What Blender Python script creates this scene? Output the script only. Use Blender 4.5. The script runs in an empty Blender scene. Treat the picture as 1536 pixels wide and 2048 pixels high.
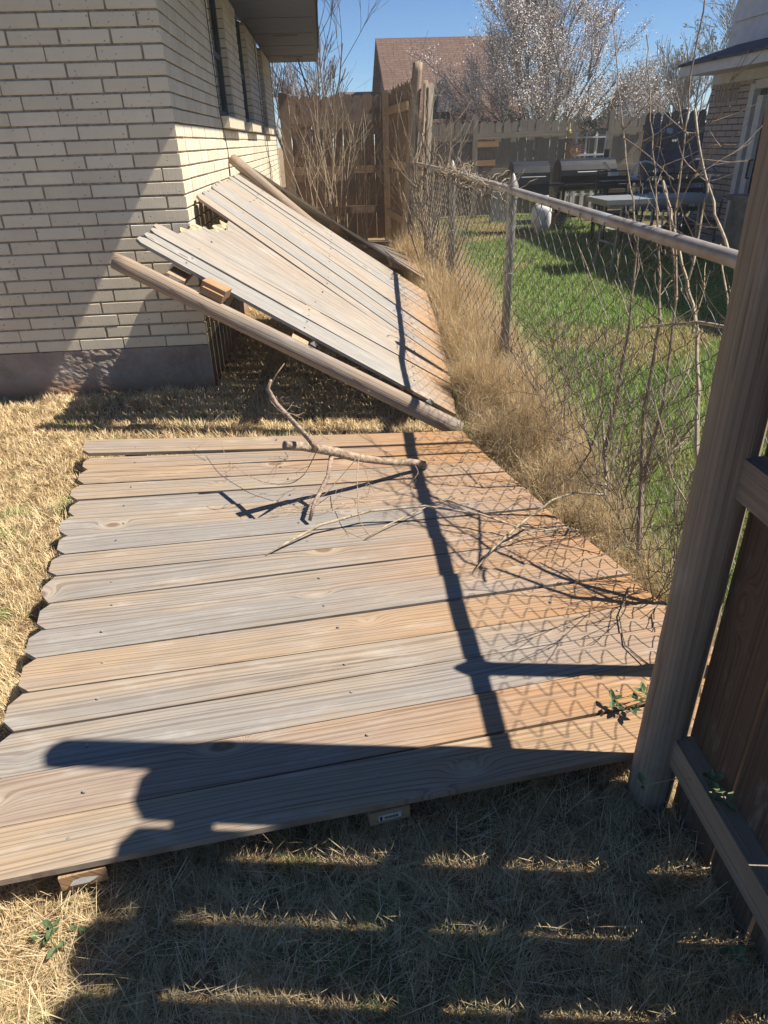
import bpy, math, random
import numpy as np
from mathutils import Vector, Matrix

S = bpy.context.scene
COL = S.collection
RAD = math.radians

# ------------------------------------------------------------------ camera
CW, CH, FPX = 1536., 2048., 1360.
def nrm(v):
    v = np.array(v, float); return v / np.linalg.norm(v)
def cray(px, py): return nrm([px - CW/2, -(py - CH/2), -FPX])
_Z = -cray(848, 3510)
_Y = cray(645, 283); _Y = nrm(_Y - _Y.dot(_Z)*_Z)
_X = np.cross(_Y, _Z)
CR = np.array([_X, _Y, _Z])
EYE = np.array([0, 0, 1.34])
cd = bpy.data.cameras.new("camera"); cam = bpy.data.objects.new("camera", cd); COL.objects.link(cam)
m = Matrix.Identity(4)
for i in range(3):
    for j in range(3): m[i][j] = CR[i][j]
m[2][3] = 1.34
cam.matrix_world = m
cd.sensor_fit = 'VERTICAL'; cd.sensor_height = 36; cd.lens = FPX/CH*36
cd.clip_start = 0.05; cd.clip_end = 600
S.camera = cam

# ------------------------------------------------------------------ sun, sky, exposure
SUN = Vector((1, -.139, 1.38)).normalized()
ld = bpy.data.lights.new("sun", 'SUN'); lo = bpy.data.objects.new("sun", ld); COL.objects.link(lo)
ld.energy = 4.7; ld.angle = RAD(.53); ld.color = (1, .93, .82)
lo.rotation_euler = SUN.to_track_quat('Z', 'Y').to_euler(); lo.location = (6, -1, 8)
W = bpy.data.worlds.new("World"); S.world = W; W.use_nodes = True
wn = W.node_tree.nodes; wl = W.node_tree.links
sky = wn.new('ShaderNodeTexSky'); sky.sky_type = 'NISHITA'; sky.sun_disc = False
sky.sun_elevation = math.asin(SUN.z); sky.sun_rotation = math.atan2(SUN.x, SUN.y)
sky.altitude = 2500; sky.air_density = 1.0; sky.dust_density = .0; sky.ozone_density = 6.0
hs = wn.new('ShaderNodeHueSaturation'); hs.inputs['Saturation'].default_value = 1.14; wl.new(sky.outputs[0], hs.inputs['Color']); wl.new(hs.outputs[0], wn['Background'].inputs[0]); wn['Background'].inputs[1].default_value = .062
S.view_settings.view_transform = 'Standard'; S.view_settings.look = 'None'
S.view_settings.exposure = 1.0; S.view_settings.gamma = 1

# ------------------------------------------------------------------ helpers
def atz(px, py, z=0.):
    d = CR @ cray(px, py); return EYE + d*((z - 1.34)/d[2])
def aty(px, py, y):
    d = CR @ cray(px, py); return EYE + d*(y/d[1])
def atx(px, py, x):
    d = CR @ cray(px, py); return EYE + d*(x/d[0])

def hexc(r, g, b): return (r, g, b, 1)

class NT:
    def __init__(s, name):
        s.m = bpy.data.materials.new(name); s.m.use_nodes = True
        s.n = s.m.node_tree.nodes; s.l = s.m.node_tree.links
        s.b = s.n['Principled BSDF']
    def node(s, t, ins=None, **kw):
        n = s.n.new(t)
        for k, v in kw.items(): setattr(n, k, v)
        if ins:
            for k, v in ins.items():
                if isinstance(v, bpy.types.NodeSocket): s.l.new(v, n.inputs[k])
                else: n.inputs[k].default_value = v
        return n
    def math(s, op, a, b=0., c=None, clamp=False):
        i = {0: a, 1: b}
        if c is not None: i[2] = c
        return s.node('ShaderNodeMath', i, operation=op, use_clamp=clamp).outputs[0]
    def noise(s, vec, scale, detail=2, rough=.5, dims='3D', w=None):
        i = {'Scale': scale, 'Detail': detail, 'Roughness': rough}
        if vec is not None: i['Vector'] = vec
        if w is not None: i['W'] = w
        return s.node('ShaderNodeTexNoise', i, noise_dimensions=dims).outputs[0]
    def ramp(s, fac, stops):
        n = s.node('ShaderNodeValToRGB', {0: fac}); e = n.color_ramp.elements
        while len(e) < len(stops): e.new(.5)
        for k, (p, c) in enumerate(stops):
            e[k].position = p; e[k].color = c if len(c) == 4 else (*c, 1)
        return n.outputs[0]
    def mix(s, f, a, b, mode='MIX'):
        n = s.node('ShaderNodeMix', data_type='RGBA', blend_type=mode)
        for k, v in ((0, f), (6, a), (7, b)):
            if isinstance(v, bpy.types.NodeSocket): s.l.new(v, n.inputs[k])
            else: n.inputs[k].default_value = (*v, 1) if isinstance(v, tuple) and len(v) == 3 else v
        return n.outputs[2]
    def comb(s, x, y, z): return s.node('ShaderNodeCombineXYZ', {0: x, 1: y, 2: z}).outputs[0]
    def out(s, col=None, rough=.8, bump=None, bs=.3, bd=.01, metal=0., spec=.3):
        if col is not None:
            if isinstance(col, bpy.types.NodeSocket): s.l.new(col, s.b.inputs['Base Color'])
            else: s.b.inputs['Base Color'].default_value = (*col, 1)
        s.b.inputs['Roughness'].default_value = rough; s.b.inputs['Metallic'].default_value = metal
        s.b.inputs['Specular IOR Level'].default_value = spec
        if bump is not None:
            n = s.node('ShaderNodeBump', {'Strength': bs, 'Distance': bd, 'Height': bump})
            s.l.new(n.outputs[0], s.b.inputs['Normal'])
        return s.m

def wood(name, pale, grey, line, stain=None, stain_len=.8, stain_amt=.8, warm=.5, contrast=.45, knots=1., wave=5.):
    t = NT(name)
    uv = t.node('ShaderNodeUVMap').outputs[0]
    sp = t.node('ShaderNodeSeparateXYZ', {0: uv}); u, v = sp.outputs[0], sp.outputs[1]
    rnd = t.node('ShaderNodeObjectInfo').outputs['Random']
    r50 = t.math('MULTIPLY', rnd, 50.)
    n1 = t.noise(t.comb(t.math('MULTIPLY', u, .75), t.math('MULTIPLY', v, 5.), r50), 1.2, 1)
    # knots: sparse cells stretched along the board
    vo = t.node('ShaderNodeTexVoronoi', {'Vector': t.comb(t.math('MULTIPLY', u, 3.0), t.math('MULTIPLY', v, 6.2), r50), 'Scale': 1.}, feature='F1')
    d = vo.outputs['Distance']
    ci = t.node('ShaderNodeSeparateColor', {0: vo.outputs['Color']}).outputs[0]
    has = t.math('GREATER_THAN', ci, 1-.62*knots)
    ga = t.math('MULTIPLY', t.math('EXPONENT', t.math('MULTIPLY', t.math('MULTIPLY', d, d), -48.)), has)
    f = t.math('ADD', t.math('MULTIPLY', v, 78.), t.math('ADD', t.math('MULTIPLY', n1, wave), t.math('MULTIPLY', ga, 7.)))
    f = t.math('ADD', f, r50)
    rings = t.noise(None, 1.5, 3, .65, '1D', w=f)
    lines = t.ramp(rings, [(.40, (1, 1, 1)), (.47, (.35, .35, .35)), (.56, (0, 0, 0))])
    fib = t.noise(t.comb(t.math('MULTIPLY', u, 7.), t.math('MULTIPLY', v, 330.), r50), 1., 2)
    big = t.noise(t.comb(t.math('MULTIPLY', u, 1.6), t.math('MULTIPLY', v, 9.), t.math('ADD', r50, 9.)), 1., 3, .6)
    k = t.math('ADD', t.math('MULTIPLY', t.math('SUBTRACT', big, .5), 2.6), t.math('ADD', t.math('MULTIPLY', rnd, 1.0), warm-.5), clamp=True)
    base = t.mix(k, grey, pale)
    if stain:
        g = t.math('SUBTRACT', 1., t.math('DIVIDE', u, stain_len), clamp=True)
        wn_ = t.node('ShaderNodeTexWhiteNoise', {'W': t.math('MULTIPLY', rnd, 91.)}, noise_dimensions='1D').outputs['Value']
        sm = t.math('MULTIPLY', t.math('ADD', g, t.math('SUBTRACT', t.math('MULTIPLY', wn_, .9), .5)), t.math('ADD', t.math('MULTIPLY', big, 1.2), .3), clamp=True)
        base = t.mix(t.math('MULTIPLY', sm, stain_amt), base, stain)
    c = t.mix(t.math('MULTIPLY', lines, contrast), base, line)
    c = t.mix(t.math('MULTIPLY', t.math('SUBTRACT', fib, .35, clamp=True), .9), c, t.mix(.5, c, line))
    crk = t.noise(t.comb(t.math('MULTIPLY', u, 1.6), t.math('MULTIPLY', v, 75.), r50), 1., 2, .6)
    crk = t.ramp(crk, [(.66, (0, 0, 0)), (.72, (1, 1, 1))])
    c = t.mix(t.math('MULTIPLY', crk, .5), c, tuple(x*.6 for x in line))
    mot = t.noise(t.comb(t.math('MULTIPLY', u, 6.), t.math('MULTIPLY', v, 22.), t.math('ADD', r50, 4.)), 1., 4, .65)
    c = t.mix(t.math('MULTIPLY', t.ramp(mot, [(.52, (0, 0, 0)), (.74, (1, 1, 1))]), .45), c, t.mix(.5, c, (.10, .085, .07)))
    c = t.mix(t.math('MULTIPLY', t.ramp(mot, [(.28, (1, 1, 1)), (.44, (0, 0, 0))]), .35), c, t.mix(.5, c, (.62, .60, .56)))
    halo = t.math('MULTIPLY', t.ramp(d, [(.08, (0, 0, 0)), (.11, (1, 1, 1)), (.2, (0, 0, 0))]), has)
    c = t.mix(t.math('MULTIPLY', halo, .38), c, tuple(min(1, x*1.35) for x in pale))
    core = t.math('MULTIPLY', t.ramp(t.math('ADD', d, t.math('MULTIPLY', fib, .03)), [(.07, (1, 1, 1)), (.12, (0, 0, 0))]), has)
    kc = t.mix(t.ramp(d, [(.0, (0, 0, 0)), (.09, (1, 1, 1))]), (.27, .15, .08), (.10, .06, .04))
    c = t.mix(t.math('MULTIPLY', core, .8), c, kc)
    h = t.math('ADD', t.math('MULTIPLY', fib, .5), t.math('MULTIPLY', lines, -.6))
    return t.out(c, .82, h, .35, .004, spec=.2)

def simple(name, col, rough=.6, metal=0., var=.25, scale=8., bump=0., spec=.35, dark=None):
    t = NT(name)
    tc = t.node('ShaderNodeTexCoord').outputs['Object']
    n = t.noise(tc, scale, 4, .6)
    d = dark or tuple(x*(1-var*1.6) for x in col)
    c = t.mix(t.ramp(n, [(.3, (0, 0, 0)), (.7, (1, 1, 1))]), d, tuple(min(1, x*(1+var*.4)) for x in col))
    return t.out(c, rough, n if bump else None, bump, .01, metal, spec)

def emitless_glass(name, col):
    t = NT(name); return t.out(col, .06, spec=.8)

M = {}
M['picket_new'] = wood('weathered_pine', (.375, .285, .195), (.275, .258, .235), (.125, .08, .053), (.42, .225, .095), 1.05, .95, .42, .5, 1.35)
M['picket_grey'] = wood('bleached_pine', (.37, .33, .28), (.305, .295, .275), (.12, .10, .08), (.42, .235, .10), .45, .85, .45, .38)
M['rail_new'] = wood('rail_pine', (.45, .32, .19), (.36, .28, .19), (.2, .12, .07), warm=.7, contrast=.4, knots=.4)
M['rail_cut'] = wood('cut_pine', (.42, .26, .13), (.36, .23, .13), (.2, .11, .06), warm=.8, contrast=.5, knots=.3)
M['post_wood'] = wood('post_pine', (.42, .31, .21), (.27, .235, .20), (.11, .075, .055), warm=.45, contrast=.65, knots=.4, wave=3.)
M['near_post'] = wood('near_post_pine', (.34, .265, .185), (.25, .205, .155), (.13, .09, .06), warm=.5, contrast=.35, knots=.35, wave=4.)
M['fence_old'] = wood('old_cedar', (.25, .165, .105), (.19, .145, .11), (.10, .065, .045), (.33, .18, .08), 1.2, .4, .5, .5)
M['fence_far'] = wood('grey_cedar', (.32, .27, .21), (.24, .215, .18), (.12, .10, .08), warm=.5, contrast=.5)
M['fence_shade_tone'] = wood('shade_toned_cedar', (.12, .12, .13), (.09, .09, .11), (.05, .05, .06), warm=.5, contrast=.5)  # cedar with the dark bluish shade put into its colour
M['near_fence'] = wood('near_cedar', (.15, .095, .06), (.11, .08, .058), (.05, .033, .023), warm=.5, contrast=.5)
M['splinter'] = simple('split_wood', (.58, .46, .28), .8, var=.35, scale=30, bump=.5)
M['screw'] = simple('screw_head', (.40, .38, .35), .4, .3, scale=60)
M['tag'] = simple('tag_paper', (.75, .75, .72), .5, var=.1, scale=40)
M['ink'] = simple('tag_ink', (.05, .05, .05), .6)
M['galv'] = simple('galvanised_steel', (.33, .32, .30), .5, .4, .35, 14, .1, dark=(.22, .19, .16))
M['rustrail'] = simple('weathered_pipe', (.37, .36, .34), .55, .35, .45, 9, .15, dark=(.27, .21, .16))
M['wire'] = simple('fence_wire', (.17, .16, .15), .5, .4, .3, 12, dark=(.09, .07, .055))
M['bark'] = simple('young_bark', (.30, .23, .16), .85, var=.4, scale=40, bump=.4)
M['bark_pale'] = simple('bare_branch', (.46, .37, .25), .8, var=.35, scale=40, bump=.4)
M['bark_red'] = simple('reddish_bark', (.42, .31, .225), .85, var=.4, scale=60, bump=.8)
M['bark_grey'] = simple('grey_bark', (.22, .19, .175), .9, var=.3, scale=20)
M['bark_tan'] = simple('dry_stem', (.38, .30, .21), .9, var=.3, scale=20)
M['blossom'] = simple('white_blossom', (.66, .60, .55), .7, var=.35, scale=1.5, dark=(.42, .36, .31))
M['bud'] = simple('small_bud', (.42, .38, .26), .8, var=.3)
M['leaf'] = simple('green_leaf', (.10, .15, .06), .75, var=.3, scale=30)
M['leaf_pale'] = simple('pale_leaf', (.22, .26, .12), .5, var=.3, scale=30)
M['bright_leaf'] = simple('bright_leaf', (.16, .42, .06), .5, var=.3, scale=30)
M['cable'] = simple('black_cable', (.03, .035, .04), .6)
M['soffit'] = simple('grey_soffit', (.09, .105, .14), .7, var=.12, scale=5)
M['fascia'] = simple('dark_fascia', (.10, .095, .10), .7, var=.2)
M['frame_dark'] = simple('dark_window_frame', (.05, .055, .065), .5)
M['pane'] = emitless_glass('dark_pane', (.03, .035, .045))
M['black_enamel'] = simple('black_enamel', (.018, .019, .022), .35, .2, .3, 6, spec=.5)
M['grey_metal'] = simple('grey_metal', (.25, .26, .26), .45, .5)
M['white_paint'] = simple('white_paint', (.72, .72, .70), .5, var=.15)
M['trim_paint'] = simple('trim_paint', (.60, .59, .57), .6, var=.1)
M['blue_paint'] = simple('blue_paint', (.05, .17, .33), .4)
M['blue_tarp'] = simple('blue_tarp', (.015, .045, .11), .5, bump=.4)
M['table_top'] = simple('table_plastic', (.19, .20, .20), .5, var=.1)
M['copper'] = simple('copper', (.72, .42, .24), .35, .35, .3, 30)
M['gourd'] = simple('gourd_yellow', (.50, .36, .13), .6)
M['terracotta'] = simple('terracotta', (.30, .12, .07), .8)

def brick_mat():
    t = NT('painted_brick')
    tc = t.node('ShaderNodeTexCoord').outputs['Object']
    uv = t.node('ShaderNodeUVMap').outputs[0]
    sp = t.node('ShaderNodeSeparateXYZ', {0: uv})
    n = t.noise(tc, 3., 4, .6)
    c = t.mix(t.math('ADD', sp.outputs[0], 0.), (.70, .60, .44), (.80, .705, .53))
    c = t.mix(t.ramp(n, [(.35, (0, 0, 0)), (.8, (.5, .5, .5))]), c, (.56, .50, .40))
    st = t.noise(t.node('ShaderNodeMapping', {'Vector': tc, 'Scale': (1.6, 1.6, .5)}).outputs[0], 1.1, 5, .65)
    c = t.mix(t.math('MULTIPLY', t.ramp(st, [(.48, (0, 0, 0)), (.75, (1, 1, 1))]), .4), c, (.50, .42, .31))
    mp = t.node('ShaderNodeMapping', {'Vector': tc, 'Scale': (1, 1, .12)}).outputs[0]
    scr = t.noise(mp, 140., 3, .7)
    vo = t.node('ShaderNodeTexVoronoi', {'Vector': tc, 'Scale': 42.}).outputs['Distance']
    pit = t.ramp(vo, [(.08, (0, 0, 0)), (.2, (1, 1, 1))])
    pm = t.ramp(t.noise(tc, 25., 2), [(.5, (1, 1, 1)), (.62, (0, 0, 0))])
    pit = t.math('MAXIMUM', pit, pm)
    c = t.mix(pit, (.26, .2, .15), c)
    h = t.math('ADD', t.math('MULTIPLY', scr, .6), t.math('MULTIPLY', pit, .9))
    return t.out(c, .78, h, .55, .004, spec=.25)
M['brick'] = brick_mat()
M['mortar'] = simple('mortar', (.42, .345, .27), .95, var=.3, scale=30, bump=.5)
def found_mat():
    t = NT('rough_foundation')
    tc = t.node('ShaderNodeTexCoord').outputs['Object']
    z = t.node('ShaderNodeSeparateXYZ', {0: tc}).outputs[2]
    n = t.noise(tc, 16., 6, .75); n2 = t.noise(tc, 4., 3, .6)
    c = t.mix(t.ramp(n2, [(.35, (0, 0, 0)), (.65, (1, 1, 1))]), (.25, .195, .155), (.40, .345, .30))
    dirt = t.math('SUBTRACT', t.math('ADD', n2, .1), t.math('MULTIPLY', z, 5.5), clamp=True)
    c = t.mix(t.math('MULTIPLY', dirt, 1.6, clamp=True), c, (.34, .18, .09))
    return t.out(c, .95, n, .9, .02, spec=.1)
M['found'] = found_mat()

def ground_mat():
    t = NT('soil_and_thatch')
    tc = t.node('ShaderNodeTexCoord').outputs['Object']
    x = t.node('ShaderNodeSeparateXYZ', {0: tc}).outputs[0]
    n = t.noise(tc, 6., 6, .7); n2 = t.noise(tc, 1.2, 3, .6); f = t.noise(tc, 90., 3, .7)
    dry = t.mix(n, (.24, .165, .095), (.40, .29, .16))
    dry = t.mix(t.ramp(n2, [(.35, (1, 1, 1)), (.5, (0, 0, 0))]), dry, (.22, .13, .07))
    grn = t.mix(t.ramp(n2, [(.4, (0, 0, 0)), (.6, (1, 1, 1))]), (.26, .19, .10), (.09, .12, .04))
    k = t.math('MULTIPLY', t.math('SUBTRACT', x, .95), 4., clamp=True)
    c = t.mix(k, dry, grn)
    c = t.mix(f, t.mix(.55, c, (0.03, .02, .012)), c)
    return t.out(c, .97, f, .8, .02, spec=.05)
M['ground'] = ground_mat()

def blade_mat(name, stops, trans=.25):
    t = NT(name)
    uv = t.node('ShaderNodeUVMap').outputs[0]
    sp = t.node('ShaderNodeSeparateXYZ', {0: uv})
    c = t.ramp(sp.outputs[0], stops)
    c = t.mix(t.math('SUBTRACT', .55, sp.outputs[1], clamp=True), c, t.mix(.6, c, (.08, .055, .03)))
    t.out(c, .75, spec=.2)
    tr = t.node('ShaderNodeBsdfTranslucent', {0: c}); mx = t.node('ShaderNodeMixShader', {0: trans})
    t.l.new(t.b.outputs[0], mx.inputs[1]); t.l.new(tr.outputs[0], mx.inputs[2])
    t.l.new(mx.outputs[0], t.n['Material Output'].inputs[0])
    return t.m
M['dry_grass'] = blade_mat('dry_bermuda', [(0, (.36, .25, .125)), (.3, (.62, .46, .25)), (.6, (.76, .61, .36)), (.92, (.84, .72, .47)), (1., (.25, .32, .09))])
M['green_grass'] = blade_mat('spring_grass', [(0, (.55, .42, .22)), (.25, (.46, .38, .17)), (.3, (.14, .22, .055)), (.65, (.23, .35, .085)), (1, (.36, .46, .14))])
M['weed'] = blade_mat('dead_weeds', [(0, (.30, .21, .11)), (.4, (.60, .45, .25)), (.8, (.80, .65, .40)), (1, (.86, .74, .50))])

def shingle_mat(name, c1, c2, sc=1.):
    t = NT(name)
    uv = t.node('ShaderNodeUVMap').outputs[0]
    b = t.node('ShaderNodeTexBrick', {'Vector': uv, 'Color1': (*c1, 1), 'Color2': (*c2, 1), 'Mortar': (*[x*.45 for x in c1], 1), 'Scale': sc, 'Mortar Size': .012, 'Bias': 0., 'Brick Width': .3, 'Row Height': .14})
    n = t.noise(uv, 6., 4)
    c = t.mix(t.math('MULTIPLY', n, .5), b.outputs[0], tuple(x*.6 for x in c1))
    return t.out(c, .9, b.outputs['Fac'], -.4, .02, spec=.1)
M['roof_brown'] = shingle_mat('brown_shingles', (.135, .085, .068), (.175, .115, .09))
M['roof_grey'] = shingle_mat('slate_grey_shingles', (.075, .085, .11), (.11, .12, .15))
def siding_brick(name, a, b_, mo):
    t = NT(name)
    uv = t.node('ShaderNodeUVMap').outputs[0]
    b = t.node('ShaderNodeTexBrick', {'Vector': uv, 'Color1': (*a, 1), 'Color2': (*b_, 1), 'Mortar': (*mo, 1), 'Scale': 1., 'Mortar Size': .007, 'Brick Width': .254, 'Row Height': .0695})
    b.offset = .5
    return t.out(b.outputs[0], .85, b.outputs['Fac'], -.6, .01, spec=.1)
M['nbr_brick'] = siding_brick('pale_pink_brick', (.36, .31, .28), (.42, .37, .33), (.10, .08, .07))

# ---- mesh builder
class MB:
    def __init__(s): s.v = []; s.f = []; s.uv = []
    def add(s, vs, fs, uvs=None):
        o = len(s.v); s.v.extend([tuple(map(float, p)) for p in vs])
        for k, f in enumerate(fs):
            s.f.append([o+i for i in f])
            s.uv.extend(uvs[k] if uvs else [(0, 0)]*len(f))
        return s
    def box(s, c, size, ax=None, taper=1.):
        """box centred at c, size along the three axes ax"""
        A = [np.array(a, float) for a in (ax or ((1, 0, 0), (0, 1, 0), (0, 0, 1)))]
        c = np.array(c, float); h = np.array(size, float)/2
        P = []
        for k in range(8):
            sx, sy, sz = (1 if k & 1 else -1), (1 if k & 2 else -1), (1 if k & 4 else -1)
            tp = taper if sz > 0 else 1
            P.append(c + A[0]*sx*h[0]*tp + A[1]*sy*h[1]*tp + A[2]*sz*h[2])
        F = [(0, 2, 3, 1), (4, 5, 7, 6), (0, 1, 5, 4), (2, 6, 7, 3), (0, 4, 6, 2), (1, 3, 7, 5)]
        L = int(np.argmax(size)); o = random.random()*3
        U = []
        loc = [np.array([(1 if k & 1 else -1)*h[0], (1 if k & 2 else -1)*h[1], (1 if k & 4 else -1)*h[2]]) for k in range(8)]
        rest = [i for i in range(3) if i != L]
        for f in F:
            U.append([(loc[i][L]+h[L], loc[i][rest[0]]+loc[i][rest[1]]+o) for i in f])
        return s.add(P, F, U)
    def beam(s, a, b, w, t, up=(0, 0, 1)):
        """bar from a to b; w = size across, t = size along 'up'"""
        a = np.array(a, float); b = np.array(b, float); d = b-a; L = np.linalg.norm(d); d = d/L
        up = np.array(up, float); up = nrm(up-up.dot(d)*d); sd = np.cross(d, up)
        return s.box((a+b)/2, (L, w, t), (d, sd, up))
    def tube(s, pts, rad, n=6, cap=True):
        P = [np.array(p, float) for p in pts]; k = len(P)
        if not hasattr(rad, '__len__'): rad = [rad]*k
        ref = None; V = []; L = 0; Ls = []
        for i, p in enumerate(P):
            d = P[min(i+1, k-1)]-P[max(i-1, 0)]; d = d/(np.linalg.norm(d)+1e-9)
            if i: L += np.linalg.norm(P[i]-P[i-1])
            Ls.append(L)
            if ref is None:
                ref = np.cross(d, (0, 0, 1)) if abs(d[2]) < .9 else np.cross(d, (1, 0, 0))
            ref = nrm(ref-ref.dot(d)*d); b = np.cross(d, ref)
            for j in range(n):
                a = 2*math.pi*j/n; V.append(p+rad[i]*(math.cos(a)*ref+math.sin(a)*b))
        F = []; U = []
        for i in range(k-1):
            c = 2*math.pi*rad[i]
            for j in range(n):
                j2 = (j+1) % n
                F.append((i*n+j, i*n+j2, (i+1)*n+j2, (i+1)*n+j))
                U.append([(Ls[i], j/n*c), (Ls[i], (j+1)/n*c), (Ls[i+1], (j+1)/n*c), (Ls[i+1], j/n*c)])
        if cap:
            F.append(tuple(range(n))[::-1]); U.append([(0, .01*j) for j in range(n)])
            F.append(tuple((k-1)*n+j for j in range(n))); U.append([(L, .01*j) for j in range(n)])
        return s.add(V, F, U)
    def lathe(s, c, prof, n=16, ax=(0, 0, 1)):
        c = np.array(c, float); ax = nrm(ax)
        return s.tube([c+ax*h for r, h in prof], [max(r, 1e-4) for r, h in prof], n)
    def build(s, name, mat, parent=None, smooth=False, mats=None):
        me = bpy.data.meshes.new(name); me.from_pydata(s.v, [], s.f)
        uvl = me.uv_layers.new(name='UVMap')
        uvl.data.foreach_set('uv', np.array(s.uv, np.float32).ravel())
        me.materials.append(mat)
        if smooth: me.polygons.foreach_set('use_smooth', [True]*len(me.polygons))
        me.update()
        o = bpy.data.objects.new(name, me); COL.objects.link(o)
        if parent is not None:
            o.parent = parent
            o.matrix_parent_inverse = Matrix.Translation(parent_loc(parent)).inverted()
        return o

def parent_loc(p):
    v = Vector((0, 0, 0))
    while p is not None:
        v = v + p.location; p = p.parent
        break
    return v

def thing(name, label, cat, loc=(0, 0, 0), group=None):
    o = bpy.data.objects.new(name, None); COL.objects.link(o); o.empty_display_size = .1
    o.location = [float(x) for x in loc]; o['label'] = label; o['category'] = cat
    if group: o['group'] = group
    return o
def tag(o, label, cat, group=None, kind=None):
    o['label'] = label; o['category'] = cat
    if group: o['group'] = group
    if kind: o['kind'] = kind
    return o
def struct(o, label=None):
    o['kind'] = 'structure'
    if label: o['label'] = label
    return o

def mesh_np(name, V, quads, tris, uvq, uvt, mat):
    me = bpy.data.meshes.new(name)
    nq, nt = len(quads), len(tris)
    me.vertices.add(len(V)); me.vertices.foreach_set('co', V.astype(np.float32).ravel())
    idx = np.concatenate([quads.ravel(), tris.ravel()]).astype(np.int32)
    me.loops.add(len(idx)); me.loops.foreach_set('vertex_index', idx)
    me.polygons.add(nq+nt)
    st = np.concatenate([np.arange(nq)*4, nq*4+np.arange(nt)*3]).astype(np.int32)
    me.polygons.foreach_set('loop_start', st)
    me.update(calc_edges=True)
    uv = np.concatenate([uvq.reshape(-1, 2), uvt.reshape(-1, 2)]).astype(np.float32)
    l = me.uv_layers.new(name='UVMap'); l.data.foreach_set('uv', uv.ravel())
    me.materials.append(mat); me.validate()
    o = bpy.data.objects.new(name, me); COL.objects.link(o)
    return o

def blades(name, P, h, w, lean, cur, col, mat, rng, segs=2, clump=0.):
    """P (n,3) roots; h height/length, w width; lean = tilt (rad), cur = bend"""
    n = len(P); az = rng.uniform(0, 2*np.pi, n)
    if clump: az = vnoise(P[:, 0], P[:, 1], clump, 91)*4*np.pi+rng.normal(0, .85, n)
    d = np.stack([np.cos(az), np.sin(az), np.zeros(n)], 1)
    fa = az + rng.uniform(.6, 2.5, n)
    sd = np.stack([np.cos(fa), np.sin(fa), np.zeros(n)], 1)
    rows = []; p = P.copy(); ang = lean.copy()
    for k in range(segs):
        ww = (w*(1-.35*k/segs))[:, None]/2
        rows += [p - sd*ww, p + sd*ww]
        st = (h/segs)[:, None]
        p = p + st*(d*np.sin(ang)[:, None] + np.array([0, 0, 1.])*np.cos(ang)[:, None])
        ang = ang + cur/segs
    p[:, 2] = np.maximum(p[:, 2], P[:, 2]+.002)
    rows.append(p)
    k = len(rows); V = np.stack(rows, 1).reshape(-1, 3)
    b = np.arange(n)[:, None]*k
    Q = []; UQ = []
    for s_ in range(segs-1):
        Q.append(b + np.array([[2*s_, 2*s_+1, 2*s_+3, 2*s_+2]]))
        f0, f1 = s_/segs, (s_+1)/segs
        UQ.append(np.stack([np.stack([col, np.full(n, f)], 1) for f in (f0, f0, f1, f1)], 1))
    T = b + np.array([[2*segs-2, 2*segs-1, 2*segs]])
    f0 = (segs-1)/segs
    UT = np.stack([np.stack([col, np.full(n, f)], 1) for f in (f0, f0, 1.)], 1)
    return mesh_np(name, V, np.concatenate(Q), T, np.concatenate(UQ), UT, mat)

def vnoise(x, y, s, seed):
    r = np.random.RandomState(seed).rand(64, 64)
    X = x/s; Y = y/s; xi = np.floor(X).astype(int); yi = np.floor(Y).astype(int)
    fx = X-xi; fy = Y-yi; fx = fx*fx*(3-2*fx); fy = fy*fy*(3-2*fy)
    g = lambda a, b: r[a % 64, b % 64]
    return (g(xi, yi)*(1-fx)+g(xi+1, yi)*fx)*(1-fy)+(g(xi, yi+1)*(1-fx)+g(xi+1, yi+1)*fx)*fy

# ---- a board given by its four corners (A = bottom end, B = top end)
def board(parent, A0, A1, B0, B1, n, th, mat, name='picket', ear=.028, nseg=8, wob=0., rs=None, broken=0., label=None):
    A0, A1, B0, B1 = [np.array(p, float) for p in (A0, A1, B0, B1)]; n = nrm(n)
    L = np.linalg.norm((B0+B1)/2-(A0+A1)/2); w = np.linalg.norm(A1-A0)
    ss = [k/nseg for k in range(nseg)]
    ss += [1-ear/L, 1.] if ear else [1.]
    rs = rs or random
    ph = rs.uniform(0, 6); amp = wob*rs.uniform(.4, 1.)
    V = []; UV = []
    nr = len(ss)
    jag = [rs.uniform(-1, 1)*broken for _ in range(5)]
    for k, s in enumerate(ss):
        a = A0+(B0-A0)*s; b = A1+(B1-A1)*s
        lift = n*amp*math.sin(ph+s*3.2)
        cut = ear/w if (ear and k == nr-1) else 0.
        for q in range(5):
            t = cut+(1-2*cut)*q/4
            p = a+(b-a)*t+lift
            if broken and k == nr-1: p = p+nrm(B0-A0)*jag[q]
            V.append(p); UV.append((s*L, t*w))
    N = len(V); V = V+[p-n*th for p in V]; UV = UV+UV
    F = []; U = []
    def q(*ids, uv=None):
        F.append(ids); U.append([UV[i] if uv is None else uv for i in ids])
    for k in range(nr-1):
        for j in range(4):
            i = k*5+j
            q(i, i+1, i+6, i+5); q(N+i, N+i+5, N+i+6, N+i+1)
        i = k*5; q(i, i+5, N+i+5, N+i); i = k*5+4; q(i, N+i, N+i+5, i+5)
    for j in range(4):
        q(j, N+j, N+j+1, j+1); i = (nr-1)*5+j; q(i, i+1, N+i+1, N+i)
    mb = MB(); mb.add(V, F, U)
    o = mb.build(name, mat, parent)
    # make sure the top faces point along n
    me = o.data
    if Vector(n).dot(me.polygons[0].normal) < 0: me.flip_normals()
    if label: o['label'] = label
    return o

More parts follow.
